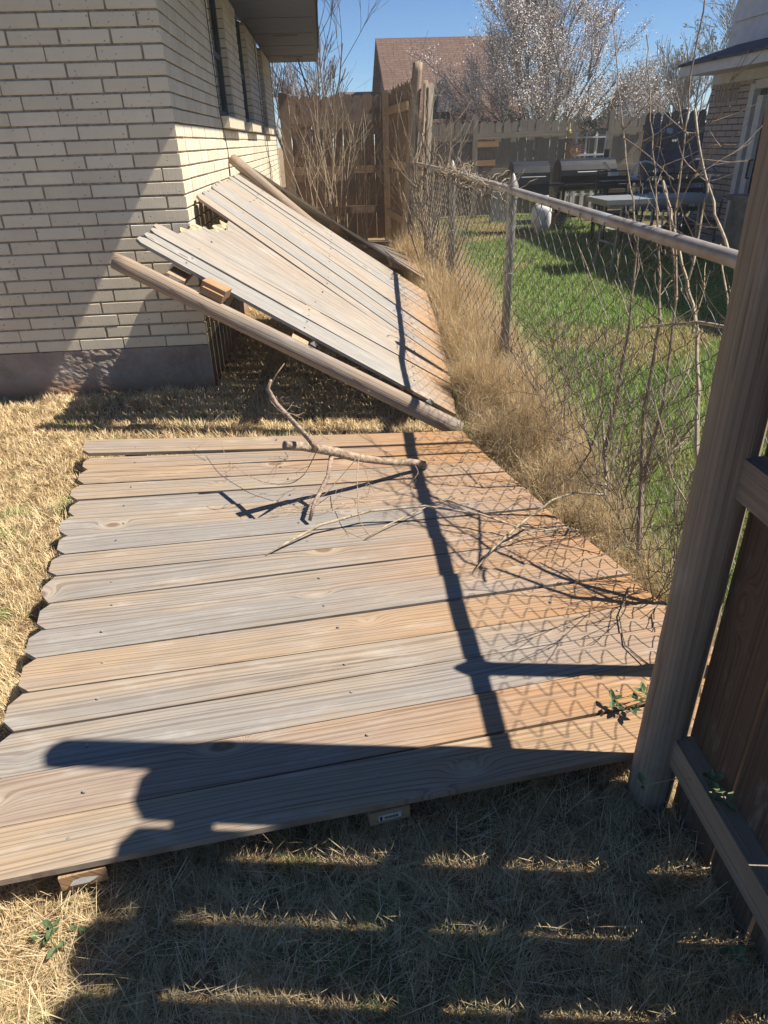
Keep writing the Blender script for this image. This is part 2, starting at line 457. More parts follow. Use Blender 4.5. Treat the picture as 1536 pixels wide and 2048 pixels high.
def fence_row(t, p0, along, count, width, height, nvec, mat, gap=.006, ear=.028, zb=0., rs=None, hj=.012, lean=0., th=.016, nseg=3, widths=None):
    rs = rs or random.Random(1)
    p0 = np.array(p0, float); al = nrm(along); nv = nrm(nvec); up = np.array([0, 0, 1.])
    pos = 0.
    for k in range(count):
        w = widths[k] if widths else width
        g = gap*rs.uniform(.4, 1.8); h = height+rs.uniform(-hj, hj); sk = rs.uniform(-.006, .006)+lean
        a = p0+al*(pos+g/2); b = p0+al*(pos+w-g/2); off = nv*rs.uniform(0, .006)
        z0 = up*(zb+rs.uniform(0, .015))
        board(t, a+z0+off, b+z0+off, a+up*h+al*sk+off, b+up*h+al*sk+off, nv, th, mat, ear=ear, nseg=nseg, wob=.003, rs=rs)
        pos += w
    return pos

# ================================================================== SETTING
g = MB()
N = 24; xs = np.linspace(-140, 140, N); ys = np.linspace(-40, 260, N)
g.add([(x, y, 0) for y in ys for x in xs], [(j*N+i, j*N+i+1, (j+1)*N+i+1, (j+1)*N+i) for j in range(N-1) for i in range(N-1)])
struct(g.build('ground', M['ground']))
pm = MB(); pm.box((5.2, 8.0, .01), (1.7, 6.6, .04))
struct(pm.build('patio', simple('patio_concrete', (.30, .29, .27), .9, var=.2, bump=.2)))

# ================================================================== BRICK HOUSE (left)
HX, HY, HZ0, HZ1 = -.774, 4.217, .272, 2.52
BL, BH, JT = .254, .0695, .0098
WIN = [(6.2, 7.18), (8.2, 9.2), (10.72, 11.56)]
SILLZ = 1.535
house = thing('brick_house', 'cream painted brick house with dark eave and three narrow windows, left of the fallen fence', 'house', (HX, HY, 0))
rs = random.Random(7)
def brick_wall():
    mb = MB()
    D = .1
    def brick(x0, x1, y0, y1, z):
        j = lambda a=.0026: rs.uniform(-a, a)
        u = rs.random() if rs.random() > .06 else -.6
        o = len(mb.v)
        x0 += j(); x1 += j(.0008) if abs(x1-HX) < 1e-6 else j(); y0 += j(.0012); y1 += j(); za = z+j(.001); zb = z+BH-JT+j(.001)
        bz = .0025
        P = []
        # slightly eased edges: bottom/top rings inset
        for zz, ins in ((za, bz), (za+bz, 0), (zb-bz, 0), (zb, bz)):
            P += [(x0+ins, y0+ins, zz), (x1-ins, y0+ins, zz), (x1-ins, y1-ins, zz), (x0+ins, y1-ins, zz)]
        F = [(3, 2, 1, 0), (12, 13, 14, 15)]
        for r in range(3):
            for q in range(4):
                q2 = (q+1) % 4
                F.append((r*4+q, r*4+q2, (r+1)*4+q2, (r+1)*4+q))
        mb.add(P, F, [[(u, 0)]*4 for _ in F])
    row = 0; z = HZ0+.004
    while z < HZ1-.03:
        odd = row % 2
        sh = rs.uniform(-.006, .006)
        # front
        x1 = HX if not odd else HX-D-JT
        first = BL-JT
        if odd: first = BL-JT-.0
        x = x1
        ln = first if not odd else first*.9
        while x > -6.0:
            brick(x-ln, x, HY, HY+D, z); x -= ln+JT; ln = first+rs.uniform(-.003, .003)
        # side
        y = HY+D+JT if not odd else HY
        ln = first
        if not odd: ln = first*.62
        while y < 13.4:
            y1 = min(y+ln, 13.42)
            cut = False
            if z > SILLZ-BH*.6:
                for a, b in WIN:
                    if y < a and y1 > a:
                        if a-y > .03: brick(HX-D, HX, y, a, z)
                        y = b; cut = True; break
                    if a <= y < b:
                        y = b; cut = True; break
            if cut: ln = first*(.5 if odd else 1.); continue
            brick(HX-D, HX, y, y1, z); y = y1+JT; ln = first+rs.uniform(-.003, .003)
        z += BH; row += 1
    return mb
wall = brick_wall().build('wall', M['brick'], house)
mo = MB(); R_ = .0105
mo.box(((HX-6)/2, HY+.05, (HZ0+HZ1)/2), (6+HX-2*R_, .1-2*R_, HZ1-HZ0))
yy = HY+.1-R_
prev = yy
mo.box((HX-.05, (yy+13.4)/2, (HZ0+SILLZ-.08)/2), (.1-2*R_, 13.4-yy-R_, SILLZ-.08-HZ0))
for a, b in WIN+[(13.4-R_, 99)]:
    a2 = min(a, 13.4)-R_
    mo.box((HX-.05, (prev+a2)/2, (SILLZ-.078+HZ1)/2), (.1-2*R_, a2-prev, HZ1-SILLZ+.078)); prev = b+R_
mo.build('mortar', M['mortar'], wall)
# rough stuccoed foundation with real relief
fm = MB(); nx, nz = 520, 40
rsn = np.random.RandomState(3)
X = np.linspace(-6, HX+.004, nx); Zz = np.linspace(-.02, HZ0, nz)
gx, gz = np.meshgrid(X, Zz)
rel = .006*vnoise(gx, gz*1.3, .045, 11)+.006*vnoise(gx+gz, gz, .016, 12)+.003*vnoise(gx, gz, .16, 13)
V = [(gx[j, i], HY+.004-rel[j, i], gz[j, i]) for j in range(nz) for i in range(nx)]
fm.add(V, [(j*nx+i, j*nx+i+1, (j+1)*nx+i+1, (j+1)*nx+i) for j in range(nz-1) for i in range(nx-1)])
fm.box((HX-.06, (HY+13.4)/2+.02, HZ0/2-.01), (.12, 13.4-HY-.02, HZ0+.02-.002))
fm.box(((HX-6)/2, HY+.07, HZ0/2-.01), (6+HX-.01, .1, HZ0+.018))
fm.build('foundation', M['found'], house)
# windows
for a, b in WIN:
    f = MB()
    xr = HX-.075
    f.box((xr, a+.03, (SILLZ+HZ1)/2), (.04, .06, HZ1-SILLZ)); f.box((xr, b-.03, (SILLZ+HZ1)/2), (.04, .06, HZ1-SILLZ))
    f.box((xr, (a+b)/2, SILLZ+.03), (.038, b-a-.12, .06)); f.box((xr, (a+b)/2, 2.0), (.03, b-a-.12, .04))
    wo = f.build('window', M['frame_dark'], house)
    gl = MB(); gl.box((xr-.008, (a+b)/2, (SILLZ+HZ1)/2+.01), (.012, b-a+.02, HZ1-SILLZ+.02)); gl.build('pane', M['pane'], wo)
    sl = MB(); y = a-.035
    while y < b+.10:
        zt = SILLZ+rs.uniform(-.002, .002)
        sl.box((HX-.018+.02, y+.029, zt-.037), (.125, .056, .077)); y += .0675
    sl.build('sill', M['brick'], wo)
# eave
EX = -.03
e = MB(); e.box(((HX+EX)/2-.001, (3.85+13.72)/2, 2.545), (EX-HX+.06, 13.72-3.85, .02))
so = e.build('soffit', M['soffit'], house)
for y in np.arange(4.2, 13.6, 1.22): MB().box(((HX+EX)/2, y, 2.533), (EX-HX-.02, .012, .006)).build('soffit_joint', M['fascia'], so)
for y in (6.9, 10.5, 13.0): MB().box(((HX+EX)/2+.02, y, 2.531), (.30, .12, .008)).build('soffit_vent', M['fascia'], so)
e = MB(); e.box((EX+.021, (3.85+13.72)/2, 2.60), (.04, 13.76-3.85, .16)); e.box(((HX+EX)/2-.03, 13.735, 2.60), (EX-HX+.1, .025, .14)); e.box(((HX+EX)/2-.03, 3.835, 2.60), (EX-HX+.1, .025, .14))
e.build('fascia', M['fascia'], house)
e = MB()
rz = lambda x: 2.69+(EX+.07-x)*.36
pts = [(EX+.07, 3.80, rz(EX+.07)), (EX+.07, 13.8, rz(EX+.07)), (-6, 13.8, rz(-6)), (-6, 3.80, rz(-6))]
e.add(pts+[(x, y, z-.03) for x, y, z in pts], [(0, 1, 2, 3), (7, 6, 5, 4), (0, 4, 5, 1), (1, 5, 6, 2), (2, 6, 7, 3), (3, 7, 4, 0)], [[(p[1], p[0]) for p in pts]]*6)
e.add([(EX, 3.85, 2.55), (-6, 3.85, 2.55), (-6, 3.85, rz(-6)-.05), (EX, 3.85, rz(EX)-.05)], [(0, 1, 2, 3)])
e.build('roof', M['roof_grey'], house)
def cable(pts):
    c = MB(); c.tube(pts, .0035, 5); c.build('cable', M['cable'], house)
cable([(HX+.012, 5.98, 2.5), (HX+.010, 6.02, 2.1), (HX+.014, 6.05, 1.55), (HX+.03, 6.12, 1.3), (HX+.02, 6.12, 1.05), (HX+.012, 6.1, .3)])
cable([(HX+.012, 10.2, 2.5), (HX+.012, 10.25, 2.0), (HX+.02, 10.3, 1.33), (HX+.03, 10.9, 1.0), (HX+.02, 11.0, .6)])
cable([(HX+.012, 13.1, 2.5), (HX+.012, 13.05, 1.5), (HX+.012, 13.0, .3)])

# ================================================================== FALLEN PANEL 1 (flat)
p1 = thing('fence_panel', 'new pine fence panel lying flat on the dry lawn in the foreground', 'fence panel', (0, 2, 0))
ZP = .10
yL = [.818, .95, 1.095, 1.237, 1.382, 1.523, 1.655, 1.792, 1.956, 2.094, 2.234, 2.382, 2.526, 2.667, 2.818, 2.962, 3.12]
yR = [1.055, 1.187, 1.324, 1.459, 1.576, 1.724, 1.856, 1.98, 2.079, 2.216, 2.342, 2.455, 2.55, 2.66, 2.76, 2.86, 2.985]
rs = random.Random(21)
RE = [(1.06, 1.0), (1.03, 1.15), (.995, 1.32), (.955, 1.49), (.924, 1.62), (.894, 1.745), (.852, 1.89), (.799, 2.071), (.748, 2.294), (.688, 2.491), (.656, 2.668), (.614, 2.818), (.578, 2.987), (.56, 3.1)]
def xright(y):
    return float(np.interp(y, [q[1] for q in RE], [q[0] for q in RE]))
def p1pt(i, side):
    s = (yR[i]-yL[i])/1.8
    if side == 'L':
        y = yL[i]+s*.1
        for _ in range(4): x = -.80-.187*(y-.95)-.012; y = yL[i]+s*(x+1.1)
    else:
        y = yR[i]
        for _ in range(4): x = xright(y); y = yL[i]+s*(x+1.1)
    return np.array([x, y, ZP])
scr_l0, scr_l1 = atz(165, 1677, ZP), atz(227, 1212, ZP)
scr_m0, scr_m1 = atz(765, 1562, ZP), atz(654, 1212, ZP)
def lineat(a, b, y): return a[0]+(b[0]-a[0])*(y-a[1])/(b[1]-a[1])
for i in range(16):
    Lb, Rb, Lt, Rt = p1pt(i, 'L'), p1pt(i, 'R'), p1pt(i+1, 'L'), p1pt(i+1, 'R')
    gp = rs.uniform(.007, .013)
    dv = np.array([0, gp/2, 0]); zo = np.array([0, 0, rs.uniform(-.003, .003)]); tilt = rs.uniform(.0, .003)
    dx = np.array([rs.uniform(-.01, .01), 0, 0]); dr = np.array([rs.uniform(-.008, .008), 0, 0])
    zz = np.array([0, 0, tilt])
    if i == 15: zo = zo+np.array([0, 0, .018])
    o = board(p1, Rb+dv+zo-zz+dr, Rt-dv+zo+zz+dr, Lb+dv+zo-zz+dx, Lt-dv+zo+zz+dx, (0, 0, 1), .016, M['picket_new'], nseg=14, wob=.0035 if i < 15 else .012, rs=rs, ear=.03)
    sc = MB(); ym = (Lb[1]+Lt[1]+Rb[1]+Rt[1])/4
    for base in (0, 1, 2):
        for k in (1,) if base < 2 else (1,):
            f = .5+rs.uniform(-.15, .15)
            if base == 0: x = lineat(scr_l0, scr_l1, ym)
            elif base == 1: x = lineat(scr_m0, scr_m1, ym)
            else: x = 2*lineat(scr_m0, scr_m1, ym)-lineat(scr_l0, scr_l1, ym)
            x += rs.uniform(-.012, .012)
            ya = yL[i]+(yR[i]-yL[i])*(x+1.1)/1.8; yb = yL[i+1]+(yR[i+1]-yL[i+1])*(x+1.1)/1.8
            y = ya+(yb-ya)*f
            MB().lathe((x, y, ZP+zo[2]+tilt*(2*f-1)-.001), [(.0042, 0), (.0042, .0045), (.0024, .0052), (.0022, .003)], 10).build('screw', M['screw'], o)
for k in range(3):
    if k < 2: A, B = (scr_l0, scr_l1) if k == 0 else (scr_m0, scr_m1)
    else: A, B = 2*scr_m0-scr_l0, 2*scr_m1-scr_l1
    d = nrm([B[0]-A[0], B[1]-A[1], 0])
    y0 = .89 if k == 0 else (.974 if k == 1 else 1.12)
    a = np.array([lineat(A, B, y0), y0, .058]); y1 = 3.08
    b = np.array([lineat(A, B, y1), y1, .058])
    o = MB().beam(a, b, .089, .038).build('rail', M['rail_cut'] if k == 0 else M['rail_new'], p1)
    if k < 2:
        tg = MB(); c = a-d*.0015; sd = np.array([-d[1], d[0], 0])
        if k == 1:
            tg.box(c+np.array([0, 0, .0]), (.050, .0015, .016), (sd, d, (0, 0, 1)))
            to = tg.build('tag', M['tag'], o)
            ik = MB(); ik.box(c-d*.0012+sd*.020, (.005, .001, .012), (sd, d, (0, 0, 1)))
            for q in range(12): ik.box(c-d*.0012+sd*(.012-q*.0026), (.001+.0006*(q % 3), .001, .007), (sd, d, (0, 0, 1)))
            ik.build('barcode', M['ink'], to)
        else:
            tg.add([c-sd*.03+np.array([0, 0, .004])-d*.002, c-sd*.002+np.array([0, 0, .013])-d*.003, c+sd*.018+np.array([0, 0, .008])-d*.002, c+sd*.028+np.array([0, 0, -.006])-d*.002, c-sd*.01+np.array([0, 0, -.008])-d*.002], [(0, 1, 2, 3, 4)])
            tg.build('tag', M['tag'], o)

# ================================================================== LEANING PANEL 2
p2 = thing('fence_panel', 'long bleached fence panel propped up against the corner of the brick house', 'fence panel', (.1, 4.5, 0))
NP = 18
def base2(t): return np.array([.62+.12*t+.04*math.sin(t*3.1), 3.42+2.1*t, .03+.05*t+.2*t*t])
TOPK = [(0, (-.93, 3.62, .95)), (.221, (-.93, 4.14, .968)), (.334, (-.75, 4.40, 1.083)), (.62, (-.74, 5.32, 1.12)), (1, (-.69, 6.36, 1.14))]
def top2(t):
    ks = [k for k, _ in TOPK]
    return np.array([np.interp(t, ks, [p[c] for _, p in TOPK]) for c in range(3)])
rs = random.Random(33)
for i in range(NP):
    t0, t1 = i/NP, (i+1)/NP; tm = (t0+t1)/2
    a0, a1, b0, b1 = base2(t0), base2(t1), top2(t0), top2(t1)
    n = nrm(np.cross(b0-a0, a1-a0))
    if n[2] < 0: n = -n
    al = nrm(a1-a0); alb = nrm(b1-b0); gp = rs.uniform(.003, .006)
    off = n*rs.uniform(-.002, .003); ed = nrm(b0-a0)*rs.uniform(-.012, .012)
    lab = None; br = 0.; ear = .03
    A0, A1, B0, B1 = a0+al*gp/2+off, a1-al*gp/2+off, b0+alb*gp/2+off+ed, b1-alb*gp/2+off+ed
    if i == 4: f = .93; br = .04
    elif i == 5: f = .87; br = .05
    else: f = 1.
    if f < 1:
        B0 = A0+(B0-A0)*f; B1 = A1+(B1-A1)*f; ear = 0; lab = 'picket snapped off short with a splintered end'
    o = board(p2, A0, A1, B0, B1, n, .016, M['picket_grey'], nseg=14, wob=.006, rs=rs, ear=ear, broken=br, label=lab)
    if f < 1:
        sp = MB()
        dd = nrm(B0-A0)
        top_ = []; bot_ = []; K = 9
        for k in range(K):
            c = B0+(B1-B0)*(.04+.92*k/(K-1)); ln = rs.uniform(.0, .025)+(.035 if k in (2, 3, 6) else 0)
            top_.append(c+dd*ln+n*rs.uniform(-.004, .012)-n*.006); bot_.append(c-dd*.03-n*.006)
        V = top_+bot_; V = V+[p-n*.008 for p in V]; Q = 2*K
        sp.add(V, [(k, k+1, K+k+1, K+k) for k in range(K-1)]+[(Q+k, Q+K+k, Q+K+k+1, Q+k+1) for k in range(K-1)]+[(k, Q+k, Q+k+1, k+1) for k in range(K-1)])
        sp.build('splintered_end', M['splinter'], o)
    sc = MB()
    for s in (.14, .5, .86):
        if s > f: continue
        c = A0+(A1-A0)*.5+((B0+B1)/2-(A0+A1)/2)*(s/f)+n*.001
        MB().lathe(c, [(.005, 0), (.005, .004), (.003, .004)], 8, n).build('screw', M['screw'], o)
# rails under the pickets (broken polyline so that they follow the twist)
for s, t0, ext in ((.14, -.05, .03), (.50, -.05, .03), (.87, -.07, .05)):
    mb = MB(); ts = [t0, .12, .3, .5, .7, .9, 1.06]; pts = []
    for t in ts:
        tc_ = t
        a = base2(tc_); b = top2(min(max(tc_, 0), 1))+(np.array([0, .5, 0])*(t-min(max(t, 0), 1)))
        p = a+(b-a)*s; n = nrm(np.cross(top2(.1)-base2(.1), base2(.3)-base2(.1))); n = n if n[2] > 0 else -n
        pts.append(p-n*(.054 if s < .8 else .078))
    for q in range(len(pts)-1): mb.beam(pts[q], pts[q+1]+nrm(pts[q+1]-pts[q])*.004, .089, .038, n)
    o = mb.build('rail', M['rail_new'], p2)
    d = nrm(pts[1]-pts[0]); sd = nrm(np.cross(d, n)); c = pts[0]-d*.002
    tg = MB(); tg.box(c, (.06, .0015, .024), (sd, d, n)); to = tg.build('tag', M['tag'], o)
    ik = MB(); ik.box(c-d*.0012+sd*.024, (.007, .001, .018), (sd, d, n))
    for q in range(10): ik.box(c-d*.0012+sd*(.014-q*.0036), (.0014+.0008*(q % 2), .001, .008), (sd, d, n))
    ik.build('barcode', M['ink'], to)
# the round post of this panel, lying along its near edge
def log_post(parent, a, b, r0, r1, seed, mat):
    rr = random.Random(seed); a = np.array(a, float); b = np.array(b, float)
    mb = MB(); n = 22; k = 26; d = nrm(b-a); ref = nrm(np.cross(d, (0, 0, 1))); bi = np.cross(d, ref)
    L = np.linalg.norm(b-a); V = []; gro = [rr.uniform(-.0035, .0015) for _ in range(n)]
    for i in range(k):
        s = i/(k-1); r = r0+(r1-r0)*s
        if i in (0, k-1): r *= .96
        c = a+(b-a)*s+ref*.006*math.sin(s*5)
        for j in range(n):
            q = 2*math.pi*j/n; R_ = r+gro[j]+rr.uniform(-.0007, .0007); V.append(c+R_*(math.cos(q)*ref+math.sin(q)*bi))
    F = []; U = []
    for i in range(k-1):
        for j in range(n):
            j2 = (j+1) % n; F.append((i*n+j, i*n+j2, (i+1)*n+j2, (i+1)*n+j))
            u0, u1 = i/(k-1)*L, (i+1)/(k-1)*L; U.append([(u0, j*.014), (u0, (j+1)*.014), (u1, (j+1)*.014), (u1, j*.014)])
    F.append(tuple(range(n))[::-1]); U.append([(.02*math.cos(j), .02*math.sin(j)) for j in range(n)])
    F.append(tuple((k-1)*n+j for j in range(n))); U.append([(.02*math.cos(j), .02*math.sin(j)) for j in range(n)])
    mb.add(V, F, U); return mb.build('post', mat, parent, smooth=True)
pa, pb = np.array([.60, 3.17, .045]), np.array([-1.035, 3.57, .865])
log_post(p2, pa, pb, .046, .043, 5, M['post_wood'])
# orange broken rail stub sitting on the post
blk = MB(); c = pa+(pb-pa)*.735; d = nrm(pb-pa); up = nrm(np.array([0, 0, 1])-d*d[2]); sd = np.cross(d, up)
blk.box(c+up*.085+np.array([.0, .05, 0]), (.125, .085, .045), (d, sd, up)); blk.box(c+up*.065+np.array([.0, .02, -.0]), (.11, .06, .035), (d, sd, up))
blk.build('rail_stub', M['rail_cut'], p2)
for f in (.10, .44):
    q = pa+(pb-pa)*f+up*.055
    MB().add([q, q+d*.035+up*.004, q+d*.02+up*.022+sd*.012, q-d*.005+up*.018], [(0, 1, 2, 3)]).build('bracket', M['galv'], p2)
# far post of this panel, on the brick side wall
log_post(p2, (.66, 5.40, .13), (-.735, 6.32, 1.24), .047, .045, 9, M['post_wood'])

# ================================================================== PANEL 3 behind
p3 = thing('fence_panel', 'low slanting fence panel lying just beyond the propped-up one, toward the gate', 'fence panel', (.5, 7, 0))
b3 = lambda t: np.array([.80+.12*t, 5.95+2.6*t, .29-.14*t])
t3 = lambda t: np.array([-.655+.15*t, 7.05+2.1*t, 1.155-.63*t])
rs = random.Random(41)
for i in range(17):
    t0, t1 = i/17, (i+1)/17
    a0, a1, c0, c1 = b3(t0), b3(t1), t3(t0), t3(t1)
    n = nrm(np.cross(c0-a0, a1-a0)); n = n if n[2] > 0 else -n; al = nrm(a1-a0); g_ = .004
    of = n*rs.uniform(-.003, .004)
    board(p3, a0+al*g_+of, a1-al*g_+of, c0+al*g_+of, c1-al*g_+of, n, .016, M['picket_grey'], nseg=8, wob=.005, rs=rs)
for s in (.15, .5, .85):
    mb = MB(); pts = [b3(t)+(t3(t)-b3(t))*s-n*.042 for t in (.02, .25, .5, .75, 1.0)]
    for q in range(4): mb.beam(pts[q], pts[q+1], .089, .038, n)
    mb.build('rail', M['rail_new'], p3)
MB().beam(b3(1.02)-n*.02, t3(1.02)-n*.02, .05, .05, n).build('edge_post', M['post_wood'], p3)

# ================================================================== NEAR FENCE (right foreground)
nf = thing('privacy_fence', 'dark backlit privacy fence still standing at the right edge beside the camera', 'fence', (.7, .9, 0))
rs = random.Random(4)
PX = .69
ys_ = [.972, .812, .674, .535, .44, .355, .21, .065, -.08, -.225, -.37, -.515, -.66, -.805, -.95, -1.095]
gaps = [.0, .0058, .0048, .005, .004, .004, .003, .003, .003, .003, .006, .006, .005, .006, .006, .005]
for i in range(len(ys_)-1):
    ya, yb = ys_[i]-gaps[i]/2, ys_[i+1]+gaps[i+1]/2
    h = 1.755+rs.uniform(-.02, .015); zb = rs.uniform(.0, .012); sk = rs.uniform(-.004, .004)
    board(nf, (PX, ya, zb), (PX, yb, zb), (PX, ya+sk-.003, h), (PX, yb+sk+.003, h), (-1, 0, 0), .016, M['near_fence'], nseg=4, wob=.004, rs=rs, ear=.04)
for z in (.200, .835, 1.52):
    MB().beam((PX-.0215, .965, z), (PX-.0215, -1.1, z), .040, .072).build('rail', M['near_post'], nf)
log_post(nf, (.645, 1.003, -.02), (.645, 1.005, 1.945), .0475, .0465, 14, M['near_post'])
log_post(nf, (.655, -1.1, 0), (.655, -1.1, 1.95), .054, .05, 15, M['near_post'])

# ================================================================== CHAIN LINK FENCE
FX = 1.01
cl = thing('chain_link_fence', 'rusty chain link fence with a galvanised top rail along the weedy strip', 'fence', (FX, 4, 0))
def railz(y): return 1.035+.011*y if y < 6 else 1.10
rail = MB()
yy_ = [-.6, 1.27, 2.5, 4.0, 5.0, 5.9, 7.5, 9.2]
rail.tube([(FX, y, railz(y)) for y in yy_], .0215, 12); rail.build('top_rail', M['rustrail'], cl, smooth=True)
for y in (-.5, 1.27, 4.0, 5.95, 8.9):
    h = railz(y)+.02
    pb_ = MB(); pb_.tube([(FX+.005, y+.0, 0), (FX-.0, y, h-.02), (FX, y, h)], .0255, 14)
    po = pb_.build('post', M['galv'], cl, smooth=True)
    cp = MB(); cp.lathe((FX, y, h), [(.029, -.03), (.031, 0), (.027, .012), (.011, .052), (.001, .068)], 14); cp.build('cap', M['galv'], po, smooth=True)
    bd_ = MB(); bd_.lathe((FX, y, h-.06), [(.028, 0), (.029, .004), (.029, .02), (.028, .024)], 14)
    bd_.lathe((FX, y, h-.45), [(.027, 0), (.028, .004), (.027, .008)], 14); bd_.build('band', M['galv'], po)
rs = random.Random(8)
wm = MB(); wv = .066; y = 1.0; k = 0
SEG = []
while y < 9.2:
    ztop = railz(y)-.012-.02*abs(math.sin(y*1.1)); zb = .02; n = int((ztop-zb)/(wv*.64))
    pts = []; ph = k % 2
    slack = .010*math.sin(y*2.1)
    for i in range(n+1):
        z = ztop-i*wv*.64
        sgn = 1 if (i+k) % 2 else -1
        yo = sgn*wv*.5*1.06
        xo = .0012*(1 if (i % 2) else -1)
        pts.append((FX-.026+xo+slack*math.sin(i*.4)+rs.uniform(-.002, .002), y+yo+rs.uniform(-.0015, .0015), z+rs.uniform(-.001, .001)))
    # round the corners a little so that the wires look woven
    q = []
    for i in range(len(pts)-1):
        a, b = np.array(pts[i]), np.array(pts[i+1])
        bow = np.array([0, 0, .0035]); q += [a*.86+b*.14, a*.5+b*.5+bow, a*.14+b*.86]
    tp = np.array(pts[0]); q = [tp+np.array([.004, .012, .014])]+[tp*1.0]+q
    wm.tube(q, .0015 if y < 5 else .0021, 5, cap=False); y += wv; k += 1
wm.build('wire_mesh', M['wire'], cl, smooth=True)

# ================================================================== BACK GATE FENCE (between house and property line)
bf = thing('privacy_fence', 'brown wooden privacy fence closing the gap beside the brick house', 'fence', (.1, 11, 0))
rs = random.Random(12)
fence_row(bf, (-.43, 11.03, 0), (1, 0, 0), 9, .146, 1.90, (0, -1, 0), M['fence_old'], gap=.007, ear=.035, rs=rs, zb=.03, hj=.015)
for z, (r0, r1) in ((.45, (-.45, .9)), (.98, (-.45, .9)), (1.62, (-.45, .9))): MB().beam((r0, 10.99, z), (r1, 10.99, z), .04, .10).build('rail', M['fence_old'], bf)
pp = MB(); pp.box((-.50, 10.97, .97), (.13, .10, 1.94)); pp.build('post', M['fence_old'], bf)
pp = MB(); pp.box((.90, 11.0, .97), (.09, .10, 1.94)); pp.build('post', M['fence_old'], bf)
sf = thing('privacy_fence', 'tan fence section with a leaning post, running away from the chain link fence', 'fence', (1, 10, 0))
fence_row(sf, (1.04, 8.85, 0), (-.10, 2.05, 0), 14, .146, 1.93, (-1, -.05, 0), M['fence_old'], gap=.006, ear=.03, rs=rs, zb=.05, hj=.03, th=.016)
for z in (.42, 1.05, 1.68): MB().beam((1.0, 9.0, z), (.90, 10.9, z), .04, .09).build('rail', M['rail_new'], sf)
log_post(sf, (.90, 8.75, 0), (1.085, 8.75, 2.07), .058, .054, 17, M['post_wood'])
board(sf, (1.06, 8.66, .0), (1.10, 8.78, .0), (1.135, 8.66, 1.90), (1.19, 8.78, 1.9), (-1, .3, 0), .018, M['rail_new'], ear=.03, rs=rs)
board(sf, (1.12, 8.70, .0), (1.15, 8.82, .0), (1.18, 8.70, 1.86), (1.26, 8.82, 1.88), (-1, .3, 0), .018, M['fence_far'], ear=.03, rs=rs)

# ================================================================== NEIGHBOUR'S FENCES
yf = 13.8
nb = thing('privacy_fence', 'long weathered grey picket fence at the back of the neighbouring yard', 'fence', (3.5, yf, 0))
rs = random.Random(13)
fence_row(nb, (1.35, yf, 0), (1, 0, 0), 31, .146, 1.58, (0, -1, 0), M['fence_far'], gap=.012, ear=.04, rs=rs, zb=.04, hj=.02, lean=.0)
for z in (.45, .78, 1.33): MB().beam((1.3, yf-.035, z), (5.85, yf-.035, z+(.05 if z > 1 else 0)), .04, .09).build('rail', M['fence_far'], nb)
for x in (2.72, 5.18):
    MB().box((x, yf-.10, .84), (.09, .09, 1.70 if x > 3 else 1.62)).build('post', M['fence_far'], nb)
for (x, z, w) in ((2.95, 1.22, .42), (2.86, .92, .5)):
    MB().box((x, yf-.075, z), (w, .04, .09)).build('patch_board', M['rail_cut'], nb)
nb2 = thing('privacy_fence', 'dark shaded fence section beside the neighbouring brick wall', 'fence', (5.9, 12.6, 0))
fence_row(nb2, (5.62, 13.3, 0), (1.5, -1.5, 0), 13, .148, 1.64, (-.5, -1, 0), M['fence_shade_tone'], gap=.015, ear=.04, rs=rs, zb=.05, hj=.02, lean=.02)
for z in (.5, 1.4): MB().beam((5.60, 13.24, z), (6.95, 11.86, z), .04, .09).build('rail', M['fence_shade_tone'], nb2)

# ================================================================== NEIGHBOUR HOUSE (right)
nh = thing('brick_house', 'neighbouring brick house with grey shingle eave and white sliding door, at right', 'house', (5.25, 8, 0))
WX = 5.25
w_ = MB()
def wallrect(mb, x, y0, y1, z0, z1):
    mb.add([(x, y0, z0), (x, y1, z0), (x, y1, z1), (x, y0, z1), (x+.15, y0, z0), (x+.15, y1, z0), (x+.15, y1, z1), (x+.15, y0, z1)],
           [(0, 3, 2, 1), (4, 5, 6, 7), (0, 1, 5, 4), (1, 2, 6, 5), (2, 3, 7, 6), (3, 0, 4, 7)],
           [[(y0, z0), (y0, z1), (y1, z1), (y1, z0)], [(y0, z0), (y1, z0), (y1, z1), (y0, z1)], [(0, 0), (1, 0), (1, .1), (0, .1)], [(0, z0), (0, z1), (.15, z1), (.15, z0)], [(0, 0), (1, 0), (1, .1), (0, .1)], [(0, z0), (0, z1), (.15, z1), (.15, z0)]])
yD = 9.35
wallrect(w_, WX, yD, 10.35, 0, 1.86)
w_.add([(WX+.15, 10.35, 0), (WX+6, 10.35, 0), (WX+6, 10.35, 1.9), (WX+.15, 10.35, 1.9)], [(0, 3, 2, 1)], [[(0, 0), (0, 1.9), (6, 1.9), (6, 0)]])
w_.build('wall', M['nbr_brick'], nh)
w_ = MB(); wallrect(w_, WX, 4.0, yD-2.2, 0, 1.86); w_.build('wall', M['nbr_brick'], nh)
fr = MB(); fr.box((WX+.05, 7.0, 1.93), (.12, 6.7, .14)); fr.build('frieze_board', M['trim_paint'], nh)
sc_ = MB()
for k in range(8): sc_.box((WX-.004, 10.2-k*.075, 1.75), (.012, .062, .19))
sc_.build('soldier_course', M['nbr_brick'], nh)
ev = MB(); ev.box((WX-.235, 7.1, 1.985), (.50, 6.3, .03)); ev.build('soffit', M['trim_paint'], nh)
fa = MB(); fa.box((WX-.50, 7.1, 2.015), (.025, 6.34, .12)); fa.box((WX-.2, 10.262, 2.02), (.6, .02, .11)); fa.build('fascia', M['trim_paint'], nh)
rf = MB()
pts = [(WX-.54, 3.9, 2.09), (WX-.54, 10.30, 2.09), (WX+.26, 10.28, 2.315), (WX+.26, 3.9, 2.315)]
